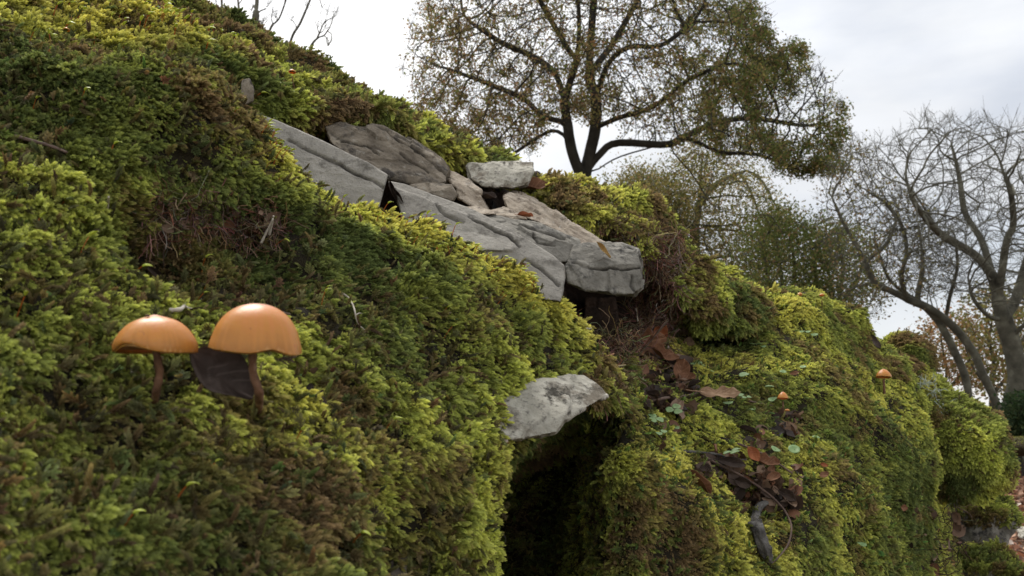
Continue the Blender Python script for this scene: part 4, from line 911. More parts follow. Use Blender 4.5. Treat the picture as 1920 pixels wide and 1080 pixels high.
# ------------------------------------------------------------------ small green plants
M['clover'] = leaf_mat('blue-green leaflets', col=(.20, .32, .13), transl=.25, rough=.5, spec=.3, noise=(300, (.26, .36, .16)))
def plant(px, py, wpx, nl, label, seed, lift=.014, group='small round-leaved plants in the moss'):
    r = random.Random(seed); p, n, dr = hit(px, py); q = p - dr * lift; d = float(depth_of(np.array(q))); w = wpx / FPX * d
    root = empty('clover_plant', p); tag(root, label, 'plant', group)
    up = (Vector((0, -.35, .8)) + Vector((r.gauss(0, .15), r.gauss(0, .15), 0))).normalized(); u = up.orthogonal().normalized(); v = up.cross(u)
    top = q - p
    for k in range(nl):
        a0 = 2 * math.pi * k / max(nl, 1) + seed; dirn = u * math.cos(a0) + v * math.sin(a0)
        cen = top + (dirn * w * .5 if nl > 1 else Vector((0, 0, 0))); rr = w * (.42 if nl > 1 else .5)
        V = [cen + up * rr * -.1]; F = []
        for ring in (1, 2, 3):
            for j in range(18):
                a = 2 * math.pi * j / 18; x = math.cos(a); y = math.sin(a); e = ring / 3 * rr * (1 - .25 * max(0, math.cos(a - a0 - (0 if nl > 1 else 0))) ** 6)
                V.append(cen + (u * x + v * y) * e + up * (rr * .16 * (ring / 3) ** 2 * (1 + .5 * math.sin(2 * a + seed))))
        for j in range(18): F.append((0, 1 + j, 1 + (j + 1) % 18))
        for ring in (0, 1):
            for j in range(18): F.append((1 + ring*18 + j, 1 + (ring+1)*18 + j, 1 + (ring+1)*18 + (j+1) % 18, 1 + ring*18 + (j+1) % 18))
        n0 = len(V); V += [x_ - up * .00015 for x_ in V]; F += [tuple(n0 + k_ for k_ in reversed(f)) for f in F]
        for j in range(18): F.append((37 + j, n0 + 37 + j, n0 + 37 + (j+1) % 18, 37 + (j+1) % 18))
        link('leaflet', mesh([tuple(x_) for x_ in V], F), M['clover'], root)
    VV, FF = tube_geo([Vector((0, 0, 0)) - up * .004, top * .5 + u * .0008, top], [.00025, .0002, .0002], 5)
    link('stalk', mesh([tuple(x_) for x_ in VV], FF), M['clover'], root)
PL = [(1423,617,11,1,'oval leaf at the shaded foot of the hump, left of two'),(1439,620,10,1,'oval leaf at the shaded foot of the hump, right of two'),
 (1304,623,22,1,'flat wide leaf at the back of the ledge behind the white stick'),(1300,642,16,1,'leaf in front of the flat wide one at the back of the ledge'),
 (1318,641,20,1,'rounded yellow-green leaf at the back of the ledge'),(1335,648,13,1,'small leaf left of the rust leaves'),(1350,636,14,2,'pair of leaflets touching the little rust leaves'),
 (1418,645,14,2,'pair of leaflets right of the rust leaves'),(1431,650,10,1,'single leaflet just right of the pair beyond the rust leaves'),(1527,628,14,1,'round leaf high on the olive slope'),(1510,622,13,2,'leaflets beside the round leaf high on the olive slope'),
 (1396,703,21,1,'largest round pale green leaf on the lime ledge'),(1443,725,17,1,'tilted round leaf above the round orange mushroom'),(1334,696,10,1,'narrow light leaf above the tan leaf'),
 (1307,683,18,3,'three-part clover beside the upright brown leaf'),(1365,756,19,1,'round leaf touching the tip of the tan leaf'),(1449,749,17,1,'flat leaf left of the round orange mushroom'),
 (1410,768,13,1,'narrow leaf beneath the hair-thin twig'),(1265,768,20,3,'trefoil clover at the top of the left clover patch'),(1228,785,20,3,'largest clover of the left clover patch'),
 (1262,801,18,3,'lower right clover of the left clover patch'),(1240,811,16,2,'lowest leaflets of the left clover patch'),(1454,843,19,1,'wide flat leaf right of the red-brown leaf'),
 (1490,843,24,1,'long flat leaf farther right of the red-brown leaf'),(1374,847,22,3,'star-shaped clover above the grey-brown litter leaf'),(1468,697,13,1,'small leaf by the brown scrap'),
 (1260,842,12,1,'leaf just above the straight grey twig'),(1616,1021,17,1,'lone round leaf low on the right of the moss'),(1506,688,12,1,'tiny leaf up the slope from the brown scrap'),(1383,740,14,2,'leaflets over the tan leaf'),
 (1400,745,12,2,'leaflets between the tan leaf and the flat leaf'),(1530,820,14,1,'leaf on bright moss right of the dark hole')]
for k, (x, y, w, nl, t) in enumerate(PL): plant(x, y, w, nl, 'small blue-green ' + t if 'green' not in t else 'small ' + t, k + 1)

# pale branching lichen on the end hump
def lichen():
    V, F = [], []; r = random.Random(5); p0, n0, dr = hit(1748, 742)
    def br(p, d, l, w, lev):
        pts = [p]
        for i in range(5):
            d = (d + Vector((r.gauss(0, .28), r.gauss(0, .28), r.gauss(0, .28)))).normalized(); p = p + d * l / 5; pts.append(p)
        tube_geo(pts, [w * (1 - .1 * i) for i in range(6)], 5, V, F)
        if lev:
            for k in range(r.choice((2, 3))):
                d2 = (d + Vector((r.gauss(0, .8), r.gauss(0, .4), r.gauss(0, .8)))).normalized(); br(pts[r.choice((3, 4, 5))], d2, l * .7, w * .8, lev - 1)
    for (x, y) in [(1725,718),(1742,722),(1760,732),(1735,745),(1752,752),(1768,756),(1715,708),(1778,740)]:
        p, n, dr = hit(x, y); br(p - dr * .024 , Vector((r.gauss(.3, .6), -.3, r.gauss(-.5, .5))).normalized(), .012, .00055, 3)
    c = p0; o = link('lichen', mesh([tuple(v - c) for v in V], F), M['lichen']); o.location = c; tag(o, 'pale grey branching lichen on the dark side of the end hump', 'lichen')
lichen()

# ------------------------------------------------------------------ ground far behind
def ground_h(x, y):
    t = np.clip((y - 6) / 24, 0, 1); s = t * t * (3 - 2 * t); w = np.clip((6 - x) / 10, 0, 1)
    return s * w * 4.0 + s * 0.25 + 0.10 * vn(np.stack([x, y, 0 * x], -1), .3, 2) * np.clip((y - 2) / 6, 0, 1) + .02 * vn(np.stack([x, y, 0 * x], -1), 1.8, 5)
def build_ground():
    ys = np.concatenate([np.linspace(-4, 12, 90), np.linspace(12.3, 45, 90), np.linspace(48, 900, 40)]); xs = np.concatenate([np.linspace(-500, -26, 20), np.linspace(-25, 25, 160), np.linspace(26, 500, 20)])
    X, Y = np.meshgrid(xs, ys); Z = ground_h(X, Y); V = np.stack([X, Y, Z], -1).reshape(-1, 3)
    m = noise_mat('leaf litter ground', [(0.3, (.035, .022, .014)), (0.5, (.12, .065, .038)), (0.7, (.20, .12, .075))], 9, bump=1.0, bscale=40, rough=.95, dist=.03, layer=[(1.1, .50, .62, (.075, .085, .02))])
    o = link('ground', mesh(V, grid_faces(len(ys), len(xs))), m); tag(o, 'brown leaf-strewn woodland ground', 'ground', kind='structure')
build_ground()
def litter():
    col = bpy.data.collections.new('litter')
    m = leaf_mat('litter leaves', 'col', 'INSTANCER', transl=.2, rough=.6)
    for k in range(4):
        V = []; r = random.Random(k)
        for i in range(5):
            for j in range(3):
                u = i / 4; v = j - 1; w = math.sin(math.pi * (u * .9 + .05)) * .35; V.append((u - .5, v * w, .12 * abs(v) + .25 * (u - .5) ** 2 + r.uniform(-.06, .1)))
        me = mesh(V, grid_faces(5, 3)); me.materials.append(m); col.objects.link(bpy.data.objects.new('litter_%d' % k, me))
    n = 16000; y = 2.0 + 14 * rng.random(n) ** 1.3; x = .40 * y + rng.random(n) * (1.0 + .35 * y)
    z = ground_h(x, y) + rng.uniform(.005, .03, n); Z = np.stack([rng.normal(0, .45, n), rng.normal(0, .45, n), np.ones(n)], 1)
    pal = np.array([[.30, .13, .07], [.20, .10, .06], [.42, .25, .16], [.12, .06, .04], [.34, .17, .11], [.62, .52, .44]]); c = pal[rng.choice(6, n, p=[.3, .25, .15, .17, .11, .02])] * rng.uniform(.7, 1.2, n)[:, None]
    scatter_obj('leaf_litter', np.stack([x, y, z], 1), eulers(Z, rng.normal(0, 1, (n, 3))), rng.uniform(.045, .09, n), rng.integers(0, 50, n), np.concatenate([c, np.ones((n, 1))], 1), col, 'fallen brown and rust leaves carpeting the ground at lower right', 'leaf litter')
litter()
rock('white_stone', [prism([(1903,990,4.2),(1925,986,4.2),(1950,1000,4.2),(1948,1020,4.1),(1915,1010,4.1)], .2)], 'palerock', 'white stone lying in the leaf litter at the right edge', vox=.008, amp=.01, freq=6, seed=60)
BO = []
def boulder(px, py, d, rx, ry, rz, label, seed):
    s = mound('boulder', px, py, d, rx, ry, rz, label, seed, amp=min(rx, rz) * .12, nr=50, nc=80, freq=1.2 / rx)
    o = s['obj']; o.data.materials.clear(); o.data.materials.append(M['blockrock']); o['category'] = 'boulder'; del o['kind']
    moss('moss', s, 6000, .014, 'green moss on top of the ' + label, COL_FAR, (.1, -.1, .8), .4, seed + 900, mask=lambda p, px, py, d: (s_top(s, p)), colf=lambda p, px, py, d: (.0 + 0*px, .2 + 0*px))
def s_top(s, p):
    c = s['V'].reshape(-1, 3).mean(0); h = (p[:, 2] - c[2]) / (s['V'][..., 2].max() - c[2]); return np.clip(h * 1.6 + .1, 0, 1)
boulder(1835, 985, 1.5, .045, .07, .050, 'rough dark boulder at the foot of the end hump', 71)
boulder(1850, 1085, 1.35, .055, .07, .040, 'low dark boulder in the bottom right corner', 72)
boulder(1925, 838, 9.0, .42, .4, .10, 'long low mossy rise beyond the end hump', 73)
bpy.data.objects['boulder.002'].data.materials.clear(); bpy.data.objects['boulder.002'].data.materials.append(M['earth'])

def fragments():
    col = bpy.data.collections['litter']; pts = []; nn = []
    for (x0, x1, y0, y1, n) in [(1215,1310,700,770,120),(1300,1400,850,900,90),(1380,1500,880,960,150),(1450,1500,770,815,40),(1180,1300,640,700,50),(1230,1262,790,850,20),(1400,1440,800,840,18),(860,930,385,402,20),(1330,1400,615,640,16),(1690,1800,930,1070,60),(300,520,395,440,30),(560,640,690,760,14)]:
        for _ in range(int(n * .6)):
            p, nv, dr = hit(rng.uniform(x0, x1), rng.uniform(y0, y1)); pts.append(tuple(p - dr * rng.uniform(.002, .009))); nn.append(tuple(nv))
    pts = np.array(pts); nn = np.array(nn); n = len(pts); d = depth_of(pts)
    pal = np.array([[.11, .065, .04], [.075, .048, .035], [.20, .13, .085], [.04, .028, .022], [.19, .09, .05]]); c = pal[rng.choice(5, n)] * rng.uniform(.6, 1.3, n)[:, None]
    scatter_obj('leaf_fragments', pts, eulers(nn * .5 + rng.normal(0, .6, (n, 3)), rng.normal(0, 1, (n, 3))), d * rng.uniform(.008, .024, n), rng.integers(0, 50, n), np.concatenate([c, np.ones((n, 1))], 1), col, 'crumbled brown leaf fragments caught in the hollows of the moss', 'leaf litter')
fragments()
# ------------------------------------------------------------------ trees
def grow(seeds, att, step, kill, infl, iters=200, tropism=Vector((0, 0, .05)), maxn=14000):
    """space colonisation. seeds: list of (polyline, parent_seed_or_None); returns positions, parents"""
    pos = []; par = []
    for pl in seeds:
        last = -1
        if pos:
            dd = [(Vector(pl[0]) - q).length for q in pos]; last = int(np.argmin(dd))
        pts = smooth_pts(pl, max(3, int(sum((Vector(b) - Vector(a)).length for a, b in zip(pl[:-1], pl[1:])) / step)))
        for k, p in enumerate(pts):
            if k == 0 and last >= 0: continue
            pos.append(Vector(p)); par.append(last); last = len(pos) - 1
    P_ = np.array([tuple(p) for p in pos]); att = np.array(att); 
    best = np.full(len(att), 1e9); bi = np.zeros(len(att), int); start = 0; parl = list(par); posl = [np.array(p) for p in P_]
    alive = np.ones(len(att), bool); g = np.array(tropism); grown = {}
    for it in range(iters):
        new = np.array(posl[start:])
        if len(new) == 0: break
        ai = np.nonzero(alive)[0]
        if len(ai) == 0: break
        for c0 in range(0, len(new), 400):
            nb = new[c0:c0 + 400]; D2 = ((att[ai][:, None, :] - nb[None]) ** 2).sum(-1); m = D2.argmin(1); dm = np.sqrt(D2[np.arange(len(ai)), m])
            b = dm < best[ai]; best[ai[b]] = dm[b]; bi[ai[b]] = m[b] + start + c0
        start = len(posl)
        alive &= best > kill
        ai = np.nonzero(alive & (best < infl))[0]
        if len(ai) == 0: break
        acc = {}
        dirs = att[ai] - np.array(posl)[bi[ai]]; dirs /= np.linalg.norm(dirs, axis=1, keepdims=True)
        for k, d in zip(bi[ai], dirs):
            acc[k] = acc.get(k, 0) + d
        added = 0
        for k, d in acc.items():
            if grown.get(k, 0) > 2: continue
            pd = posl[k] - posl[parl[k]] if parl[k] >= 0 else np.zeros(3)
            d = d / (np.linalg.norm(d) + 1e-9) + g + rng.normal(0, .13, 3) + .55 * pd / (np.linalg.norm(pd) + 1e-9); d /= np.linalg.norm(d)
            posl.append(posl[k] + d * step); parl.append(int(k)); grown[k] = grown.get(k, 0) + 1; added += 1
        if not added or len(posl) > maxn: break
    return np.array(posl), np.array(parl)
def radii(pos, par, tip, ex, base=None):
    n = len(pos); r = np.zeros(n); ch = np.zeros(n); order = np.arange(n)[::-1]
    acc = np.zeros(n)
    for i in order:
        r[i] = max(tip, acc[i] ** (1 / ex)) if acc[i] > 0 else tip
        if par[i] >= 0: acc[par[i]] += r[i] ** ex
    if base: 
        r = tip * (r / tip) ** (math.log(base / tip) / math.log(max(r[0], tip * 1.5) / tip))
    return r
def tree_mesh(pos, par, r, split):
    n = len(pos); kids = [[] for _ in range(n)]
    for i, p in enumerate(par):
        if p >= 0: kids[p].append(i)
    outs = {'trunk': ([], []), 'branches': ([], [])}
    stack = [(i, -1) for i in range(n) if par[i] < 0]
    while stack:
        i, p = stack.pop(); chain = [i]; 
        while kids[chain[-1]]:
            ks = sorted(kids[chain[-1]], key=lambda k: -r[k])
            for k in ks[1:]: stack.append((k, chain[-1]))
            if (r[ks[0]] < split) != (r[chain[0]] < split): stack.append((ks[0], chain[-1])); break
            chain.append(ks[0])
        key = 'trunk' if r[chain[0]] >= split else 'branches'
        pts = ([Vector(pos[p])] if p >= 0 else []) + [Vector(pos[k]) for k in chain]
        rr = ([min(r[p], r[chain[0]] * 1.05)] if p >= 0 else []) + [r[k] for k in chain]
        if len(pts) < 2: continue
        tube_geo(pts, rr, 10 if rr[0] > .12 else 6 if rr[0] > .03 else 4 if rr[0] > .012 else 3, *outs[key], cap=False)
    return outs, kids
def leaves_mesh(base, size, cols, seed, spread, weights=None, squash=1.0):
    r = np.random.default_rng(seed); n = len(base)
    c = base + r.normal(0, spread, (n, 3)); a = r.normal(0, 1, (n, 3)); a /= np.linalg.norm(a, axis=1, keepdims=True); b = r.normal(0, 1, (n, 3)); b -= (a * b).sum(1, keepdims=True) * a; b /= np.linalg.norm(b, axis=1, keepdims=True)
    s = size * r.uniform(.6, 1.3, n)[:, None]; nn = np.cross(a, b)
    V = np.stack([c - a * s * .5, c + b * s * .3 + nn * s * .08, c + a * s * .5, c - b * s * .3 + nn * s * .08], 1).reshape(-1, 3)
    F = np.arange(n * 4).reshape(-1, 4)
    me = mesh(V, np.concatenate([F[:, [0, 1, 2]], F[:, [0, 2, 3]]]), False); fattr(me, 'vc', np.repeat(np.concatenate([cols, np.ones((n, 1))], 1), 4, 0)); return me
def inpoly(x, y, poly):
    c = np.zeros(len(x), bool); n = len(poly); j = n - 1
    for i in range(n):
        xi, yi = poly[i]; xj, yj = poly[j]
        c ^= ((yi > y) != (yj > y)) & (x < (xj - xi) * (y - yi) / (yj - yi + 1e-9) + xi); j = i
    return c
def env(poly, n, d, dd, seed=0, edge=0):
    r = np.random.default_rng(seed); xs = [p[0] for p in poly]; ys = [p[1] for p in poly]; out = []
    while len(out) < n:
        x = r.uniform(min(xs), max(xs), n * 2); y = r.uniform(min(ys), max(ys), n * 2); k = inpoly(x, y, poly)
        cx = (min(xs) + max(xs)) / 2; w = (max(xs) - min(xs)) / 2
        z = d + r.uniform(-1, 1, n * 2) * dd * np.sqrt(np.clip(1.05 - ((x - cx) / w) ** 2, .05, 1))
        out += list(np.stack([x[k], y[k], z[k]], 1))
    return Pn(np.array(out[:n]))
def on_ground(px, d, sink=.3):
    p = P(px, 700, d); return Vector((p.x, p.y, float(ground_h(np.array(p.x), np.array(p.y))) - sink))
def tree(name, label, limbs, att, step, kill, infl, tip, ex, base, split, bark, leafspec=None, group=None, seed=0, iters=160, d=None, foot=None, trop=(0, 0, .05), twigs=None):
    seeds = [[P(*q) for q in l] for l in limbs]
    seeds[0] = [foot] + seeds[0] if foot is not None else seeds[0]
    pos, par = grow(seeds, att, step, kill, infl, iters, trop)
    r = radii(pos, par, tip, ex, base); outs, kids = tree_mesh(pos, par, r, split)
    if twigs:                      # fine twigs on every thin shoot: (length, per node, radius)
        tl, tn, tw = twigs; rr_ = random.Random(seed); V, F = outs['branches']; g_ = Vector(trop) * 4
        for i in range(len(pos)):
            if r[i] > tip * 2.2 or par[i] < 0: continue
            end = not kids[i]
            for _ in range((3 if end else (1 if rr_.random() < tn else 0))):
                q = Vector(pos[i]); d_ = (q - Vector(pos[par[i]])).normalized()
                d_ = (d_ * 1.1 + Vector((rr_.gauss(0, .55), rr_.gauss(0, .55), rr_.gauss(0, .55))) + g_).normalized(); L_ = tl * rr_.uniform(.5, 1.2)
                a_ = q + d_ * L_ * .5; b_ = a_ + (d_ + Vector((rr_.gauss(0, .3), rr_.gauss(0, .3), rr_.gauss(.1, .3)))).normalized() * L_ * .5
                tube_geo([q, a_, b_], [tw, tw * .75, tw * .4], 3, V, F, cap=False)
                for _k in range(2):
                    s_ = q.lerp(a_, rr_.uniform(.4, 1)); e_ = s_ + (d_ + Vector((rr_.gauss(0, .6), rr_.gauss(0, .6), rr_.gauss(.1, .6)))).normalized() * L_ * .45
                    tube_geo([s_, e_], [tw * .7, tw * .35], 3, V, F, cap=False)
    root_p = Vector(pos[0]); root = empty(name, root_p); tag(root, label, 'tree', group)
    for key, (V, F) in outs.items():
        if V: link(key, mesh([tuple(v - root_p) for v in V], F), M[bark], root)
    if leafspec:
        tips = np.array([i for i in range(len(pos)) if r[i] < leafspec.get('rmax', tip * 1.8)]); tp = pos[tips]; px, py, dd = pix(tp)
        w = leafspec['dens'](px, py, tp); w = w * np.random.default_rng(seed + 9).random(len(w)) ** 2.5; w = w / w.sum(); k = np.random.default_rng(seed).choice(len(tips), leafspec['n'], p=w); base_ = tp[k]
        cl = leafspec['cols'](px[k], py[k], base_)
        me = leaves_mesh(base_ - np.array(root_p), leafspec['size'], cl, seed + 3, leafspec['spread']); link('foliage', me, M['foliage'], root)
    print('tree', name, len(pos)); return pos
def palette(cols, ws):
    cols = np.array(cols)
    def f(px, py, p):
        n = len(px); w = ws(px, py, p) if callable(ws) else np.tile(ws, (n, 1)); w = w / w.sum(1, keepdims=True); u = rng.random(n)[:, None]; k = (u > np.cumsum(w, 1)).sum(1).clip(0, len(cols) - 1)
        return cols[k] * rng.uniform(.65, 1.3, n)[:, None]
    return f
GRN, OLV, BRN, ORG, YEL = [.13, .165, .045], [.21, .19, .06], [.24, .165, .08], [.32, .18, .08], [.34, .28, .09]
oak_env = [(765,150),(758,90),(775,40),(800,-20),(850,-160),(960,-300),(1100,-360),(1250,-320),(1350,-180),(1400,-20),(1440,60),(1500,105),(1560,140),(1580,200),(1592,270),(1590,325),(1555,335),(1520,320),(1450,325),(1400,300),(1300,285),(1210,262),(1180,230),(1040,225),(990,290),(930,290),(880,280),(800,235),(770,200)]
dO = 26.0
oak_l = [[(1098,420,dO),(1095,340,dO),(1106,287,dO),(1116,240,dO),(1117,185,dO),(1105,139,dO),(1110,46,dO),(1118,-80,dO),(1110,-200,dO)],
 [(1096,345,dO),(1085,320,dO-.3),(1071,278,dO-.5),(1064,231,dO-.6),(1060,185,dO-.8),(1080,116,dO-1),(1086,40,dO-1),(1078,-60,dO-1.5)],
 [(1064,231,dO-.6),(1018,217,dO-1),(981,185,dO-1.5),(916,157,dO-2),(842,130,dO-2)],
 [(1062,200,dO-.6),(1041,139,dO),(999,106,dO+.5),(939,79,dO+1),(880,40,dO+1.5)],
 [(1068,260,dO-.6),(1040,245,dO),(1013,255,dO+.5),(957,292,dO+1),(935,305,dO+1)],
 [(1116,240,dO),(1157,222,dO-1),(1226,199,dO-2),(1290,150,dO-2.5),(1360,120,dO-3)],
 [(1100,320,dO),(1124,290,dO),(1157,268,dO),(1249,271,dO),(1286,255,dO),(1342,231,dO+.5),(1411,222,dO+.5),(1504,236,dO+1)],
 [(1110,325,dO),(1157,296,dO+.3),(1226,275,dO+.4)],
 [(1117,185,dO),(1140,120,dO-.5),(1180,88,dO-1),(1240,85,dO-1.5),(1300,40,dO-2)],
 [(1105,139,dO),(1150,80,dO+1),(1190,10,dO+1.5),(1230,-60,dO+2)],
 [(1286,255,dO),(1350,285,dO-.5),(1420,290,dO-1),(1500,320,dO-1)],
 [(1080,116,dO-1),(1040,50,dO-1),(1000,-20,dO-1.5),(960,-90,dO-2)],
 [(1249,271,dO),(1300,330,dO-.6),(1330,380,dO-1)]]
tree('oak_tree', 'big spreading tree with thinning brown-green leaves rising behind the golden hump', oak_l, env(oak_env, 5600, dO, 4.2, 1), .26, .30, 2.8, .0105, 2.35, .235, .045, 'bark',
     dict(n=110000, size=.088, spread=.13, rmax=.03, dens=lambda px, py, p: (.21 + .70 * np.clip((px - 1280) / 200, 0, 1) + .12 * (px < 930)) * np.clip(.62 + 1.35 * fbm(p, .5, 2, 5), .06, 2.0),
     cols=palette([GRN, OLV, BRN, ORG, YEL], lambda px, py, p: np.stack([.15 + .6 * np.clip((px - 1250) / 200, 0, 1), .35 + 0*px, .28 + .2 * (px < 1000), .10 * (px < 1250) + .03, .12 + 0*px], 1))), seed=3, foot=on_ground(1100, dO), twigs=(.45, .05, .007))
mid_env = [(1180,360),(1200,330),(1260,300),(1300,285),(1380,300),(1450,340),(1480,400),(1480,470),(1440,560),(1300,560),(1220,420)]
tree('pale_tree', 'slender pale-trunked tree with sparse leaves between the big one and the bare ones', [[(1302,520,34),(1303,440,34),(1310,380,34),(1316,300,34),(1312,250,34),(1318,190,34)],[(1303,440,34),(1260,400,33),(1220,370,33)],[(1310,380,34),(1350,340,35),(1400,320,35)]],
     env(mid_env, 900, 34, 3.5, 4), .34, .42, 3.2, .014, 2.3, .24, .05, 'bark_grey', dict(n=24000, size=.10, spread=.30, rmax=.04, dens=lambda px, py, p: 1 + 0*px, cols=palette([[.14, .15, .045], [.20, .17, .055], YEL, BRN], [.4, .3, .15, .15])), seed=5, foot=on_ground(1302, 34))
tree('pale_tree', 'thin leafy tree standing left of the pale-trunked one', [[(1200,520,32),(1205,440,32),(1210,390,32),(1205,330,32)],[(1205,440,32),(1180,390,32)],[(1210,400,32),(1250,370,32)]],
     env([(1130,350),(1170,320),(1230,330),(1290,370),(1300,450),(1290,520),(1230,500),(1190,400)], 700, 32, 2.5, 6), .34, .42, 3.2, .014, 2.3, .18, .05, 'bark_grey', dict(n=14000, size=.10, spread=.34, rmax=.04, dens=lambda px, py, p: 1 + 0*px, cols=palette([[.14, .15, .045], [.20, .17, .055], YEL, BRN], [.4, .3, .15, .15])), seed=6, foot=on_ground(1200, 32))
for k, (bx, poly, n, nl, lab) in enumerate([
   (1480, [(1400,420),(1440,390),(1500,400),(1560,430),(1580,480),(1570,560),(1470,560),(1400,540),(1380,470)], 800, 13000, 'olive leafed thicket tree behind the crest of the lower bank'),
   (1570, [(1530,430),(1580,410),(1640,440),(1660,500),(1640,570),(1600,600),(1540,570)], 600, 5500, 'grey-green thicket tree at the dip of the skyline')]):
    tree('thicket_tree', lab, [[(bx,660,28),(bx,600,28),(bx+4,560,28),(bx+10,500,28),(bx,440,28)],[(bx,600,28),(bx-35,540,28),(bx-50,470,27.5)],[(bx,580,28),(bx+35,530,28.5),(bx+55,470,28.5)],[(bx,610,28),(bx-12,540,28.6),(bx-22,460,28.8)]],
      env(poly, int(n * .8), 28, 2.5, 10 + k), .28, .34, 3.0, .013, 2.2, .14, .04, 'bark_grey', dict(n=int(nl * 1.15), size=.095, spread=.28, rmax=.035, dens=lambda px, py, p: 1 + 0*px, cols=palette([GRN, [.10, .11, .03], OLV, BRN], [.45, .3, .15, .1])), seed=20 + k, foot=on_ground(bx, 28))
# bare trees at the right
dR = 17.0
R1 = [[(1898,800,dR),(1897,760,dR),(1908,710,dR),(1898,650,dR),(1882,600,dR),(1872,560,dR),(1862,520,dR),(1830,480,dR),(1790,455,dR),(1760,435,dR),(1740,400,dR)],
 [(1872,560,dR),(1880,500,dR-.3),(1888,450,dR-.5),(1900,420,dR-.6),(1895,360,dR-1),(1880,320,dR-1)],
 [(1882,600,dR),(1905,560,dR+.3),(1920,510,dR+.5),(1940,440,dR+.6),(1960,380,dR+.6)],
 [(1862,520,dR),(1840,450,dR+.5),(1810,400,dR+.8),(1800,340,dR+1),(1790,290,dR+1)],
 [(1872,600,dR),(1850,590,dR-.4),(1825,560,dR-.6),(1815,520,dR-.6)],
 [(1890,640,dR),(1930,600,dR-.3),(1980,560,dR-.3)],
 [(1760,435,dR),(1745,420,dR-.5),(1715,380,dR-1),(1700,340,dR-1)]]
r1_env = [(1620,290),(1660,260),(1700,235),(1740,228),(1790,225),(1850,228),(1920,240),(2050,230),(2120,350),(2100,560),(1960,640),(1880,560),(1800,570),(1740,520),(1690,470),(1640,400)]
tree('bare_tree', 'tall leafless tree at the right edge with a thick mossy trunk', R1, env(r1_env, 3000, dR, 2.4, 30), .14, .19, 1.7, .0066, 2.3, .17, .028, 'bark_grey', None, 'leafless trees on the right', 31, foot=on_ground(1900, dR), iters=260, twigs=(.42, .05, .0042), trop=(0, 0, .12))
dT = 18.5
R2 = [[(1880,800,dT),(1866,752,dT),(1842,700,dT),(1825,660,dT),(1790,615,dT),(1745,580,dT),(1700,560,dT),(1670,545,dT),(1640,530,dT),(1622,490,dT),(1600,450,dT),(1580,415,dT),(1560,370,dT)],
 [(1700,560,dT),(1690,520,dT-.3),(1700,470,dT-.5),(1690,420,dT-.5),(1660,380,dT-1)],
 [(1640,530,dT),(1600,540,dT+.3),(1560,560,dT+.5)],
 [(1622,490,dT),(1660,460,dT+.5),(1680,420,dT+.8)]]
r2_env = [(1540,330),(1560,290),(1600,262),(1640,280),(1680,330),(1740,380),(1780,450),(1780,520),(1740,560),(1690,530),(1650,600),(1590,580),(1560,500),(1530,430)]
tree('bare_tree', 'leafless tree leaning far left with a curving trunk, left of the tall one', R2, env(r2_env, 1300, dT, 2.2, 33), .15, .18, 1.7, .0054, 2.3, .085, .028, 'bark_grey', dict(n=2500, size=.07, spread=.15, rmax=.02, dens=lambda px, py, p: 1 + 0*px, cols=palette([OLV, BRN], [.6, .4])), 'leafless trees on the right', 34, foot=on_ground(1886, dT), iters=260, twigs=(.32, .04, .0035), trop=(0, 0, .10))
dU = 19.5
R3 = [[(1822,790,dU),(1812,715,dU),(1795,670,dU),(1770,620,dU),(1748,590,dU),(1718,562,dU),(1690,545,dU),(1665,520,dU),(1650,480,dU),(1640,440,dU)],[(1770,620,dU),(1780,560,dU-.4),(1795,500,dU-.6),(1790,440,dU-.8)],[(1718,562,dU),(1730,500,dU+.6),(1725,440,dU+.8)]]
tree('bare_tree', 'leafless tree with the middle leaning trunk that meets the skyline at the end hump', R3, env([(1640,440),(1700,400),(1780,400),(1830,440),(1820,520),(1790,560),(1740,560),(1690,540),(1650,500)], 900, dU, 2.0, 36), .18, .22, 1.8, .0056, 2.3, .085, .03, 'bark_grey', None, 'leafless trees on the right', 37, foot=on_ground(1826, dU), iters=200, twigs=(.32, .04, .0035), trop=(0, 0, .10))
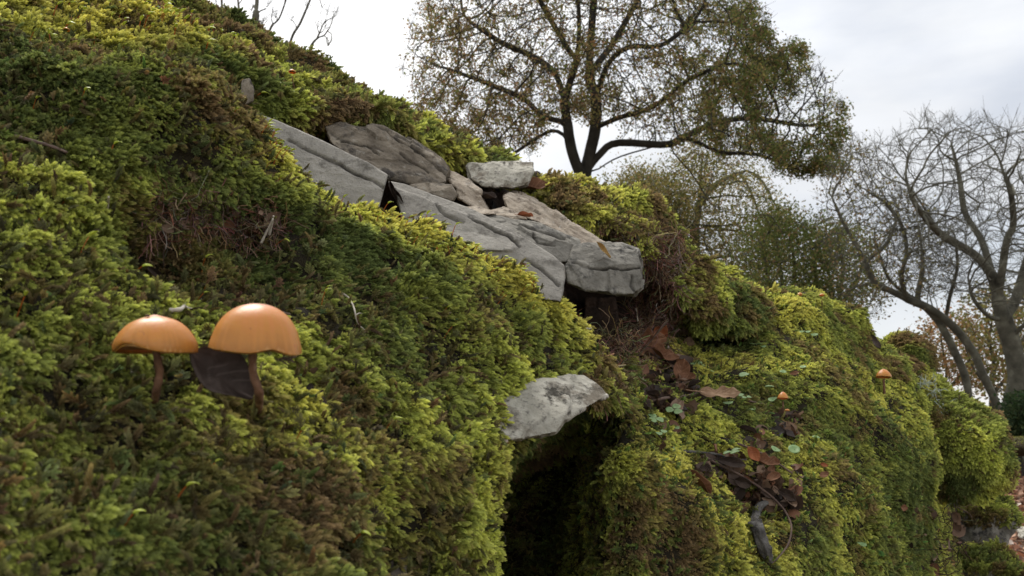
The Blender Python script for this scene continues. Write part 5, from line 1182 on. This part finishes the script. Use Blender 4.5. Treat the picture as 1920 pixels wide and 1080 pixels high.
for k, (bx, poly, dd, cols, ws, nl, lab) in enumerate([
   (1770, [(1700,640),(1740,600),(1800,590),(1850,620),(1870,680),(1850,740),(1790,730),(1740,690)], 30, [[.30,.16,.07],[.34,.22,.10],[.16,.14,.05]], [.4,.3,.3], 3400, 'thin autumn tree with orange-brown leaves low behind the leaning trunks'),
   (1860, [(1800,560),(1860,540),(1940,560),(1990,620),(1990,720),(1920,760),(1850,740),(1810,650)], 27, [[.16,.16,.05],[.22,.18,.06],[.26,.16,.07]], [.45,.3,.25], 5200, 'thin yellow-green tree low behind the tall bare trunk')]):
    tree('autumn_tree', lab, [[(bx,800,dd),(bx,740,dd),(bx+5,690,dd),(bx-5,640,dd),(bx,600,dd)],[(bx,740,dd),(bx-35,690,dd),(bx-50,650,dd)],[(bx,740,dd),(bx+40,690,dd),(bx+55,640,dd)]],
      env(poly, 600, dd, 2.0, 40 + k), .26, .32, 3, .010, 2.2, .08, .03, 'bark_grey', dict(n=nl, size=.13, spread=.25, rmax=.03, dens=lambda px, py, p: 1 + 0*px, cols=palette(cols, ws)), seed=50 + k, foot=on_ground(bx, dd))
tree('shrub', 'dark green shrub at the foot of the tall bare tree', [[(1905,815,14),(1905,800,14),(1900,780,14)],[(1905,812,14),(1935,790,14)],[(1905,812,14),(1885,795,14)]], env([(1872,770),(1890,750),(1930,745),(2000,750),(2010,810),(1940,825),(1880,820)], 400, 14, .8, 60), .1, .12, 1.2, .006, 2.2, .03, .012, 'bark',
     dict(n=9000, size=.07, spread=.08, rmax=.02, dens=lambda px, py, p: 1 + 0*px, cols=palette([[.03,.055,.02],[.05,.07,.025]], [.6,.4])), seed=61, foot=on_ground(1905, 14, .05))
# bare saplings beyond the far ridge
for k, (pts, lab) in enumerate([
   ([(415,130),(416,60),(415,0),(412,-80)], 'thin bare sapling farthest left behind the far ridge'),
   ([(452,140),(450,70),(447,10),(440,-60)], 'slim dark bare sapling, second from left behind the far ridge'),
   ([(480,150),(478,60),(482,0),(488,-90)], 'stoutest bare sapling behind the far ridge'),
   ([(480,160),(505,60),(525,30),(545,-30)], 'bare sapling leaning right beside the stoutest one'),
   ([(530,180),(545,80),(565,40),(590,-20)], 'bare branching sapling arching right behind the far ridge'),
   ([(570,200),(580,100),(595,70),(606,45)], 'lowest bare sapling farthest right on the far ridge')]):
    dS = 7.0; fx = pts[0][0]; tall = k in (2,)
    a = env([(pts[1][0]-30, pts[1][1]+5),(pts[3][0]-35, pts[3][1]),(pts[3][0]+35, pts[3][1]-20),(pts[1][0]+32, pts[1][1])], 7, dS, .25, 70 + k)
    tree('sapling', lab, [[(x, y, dS) for x, y in pts]], a, .05, .06, .9, .0042 if k != 2 else .006, 2.0, .012 if k != 2 else .035, .009, 'bark_grey', None, 'bare saplings behind the far ridge', 80 + k, foot=on_ground(fx, dS), iters=40, trop=(.05, 0, .5), twigs=(.13, .04, .002))
print('objects', len(bpy.data.objects))
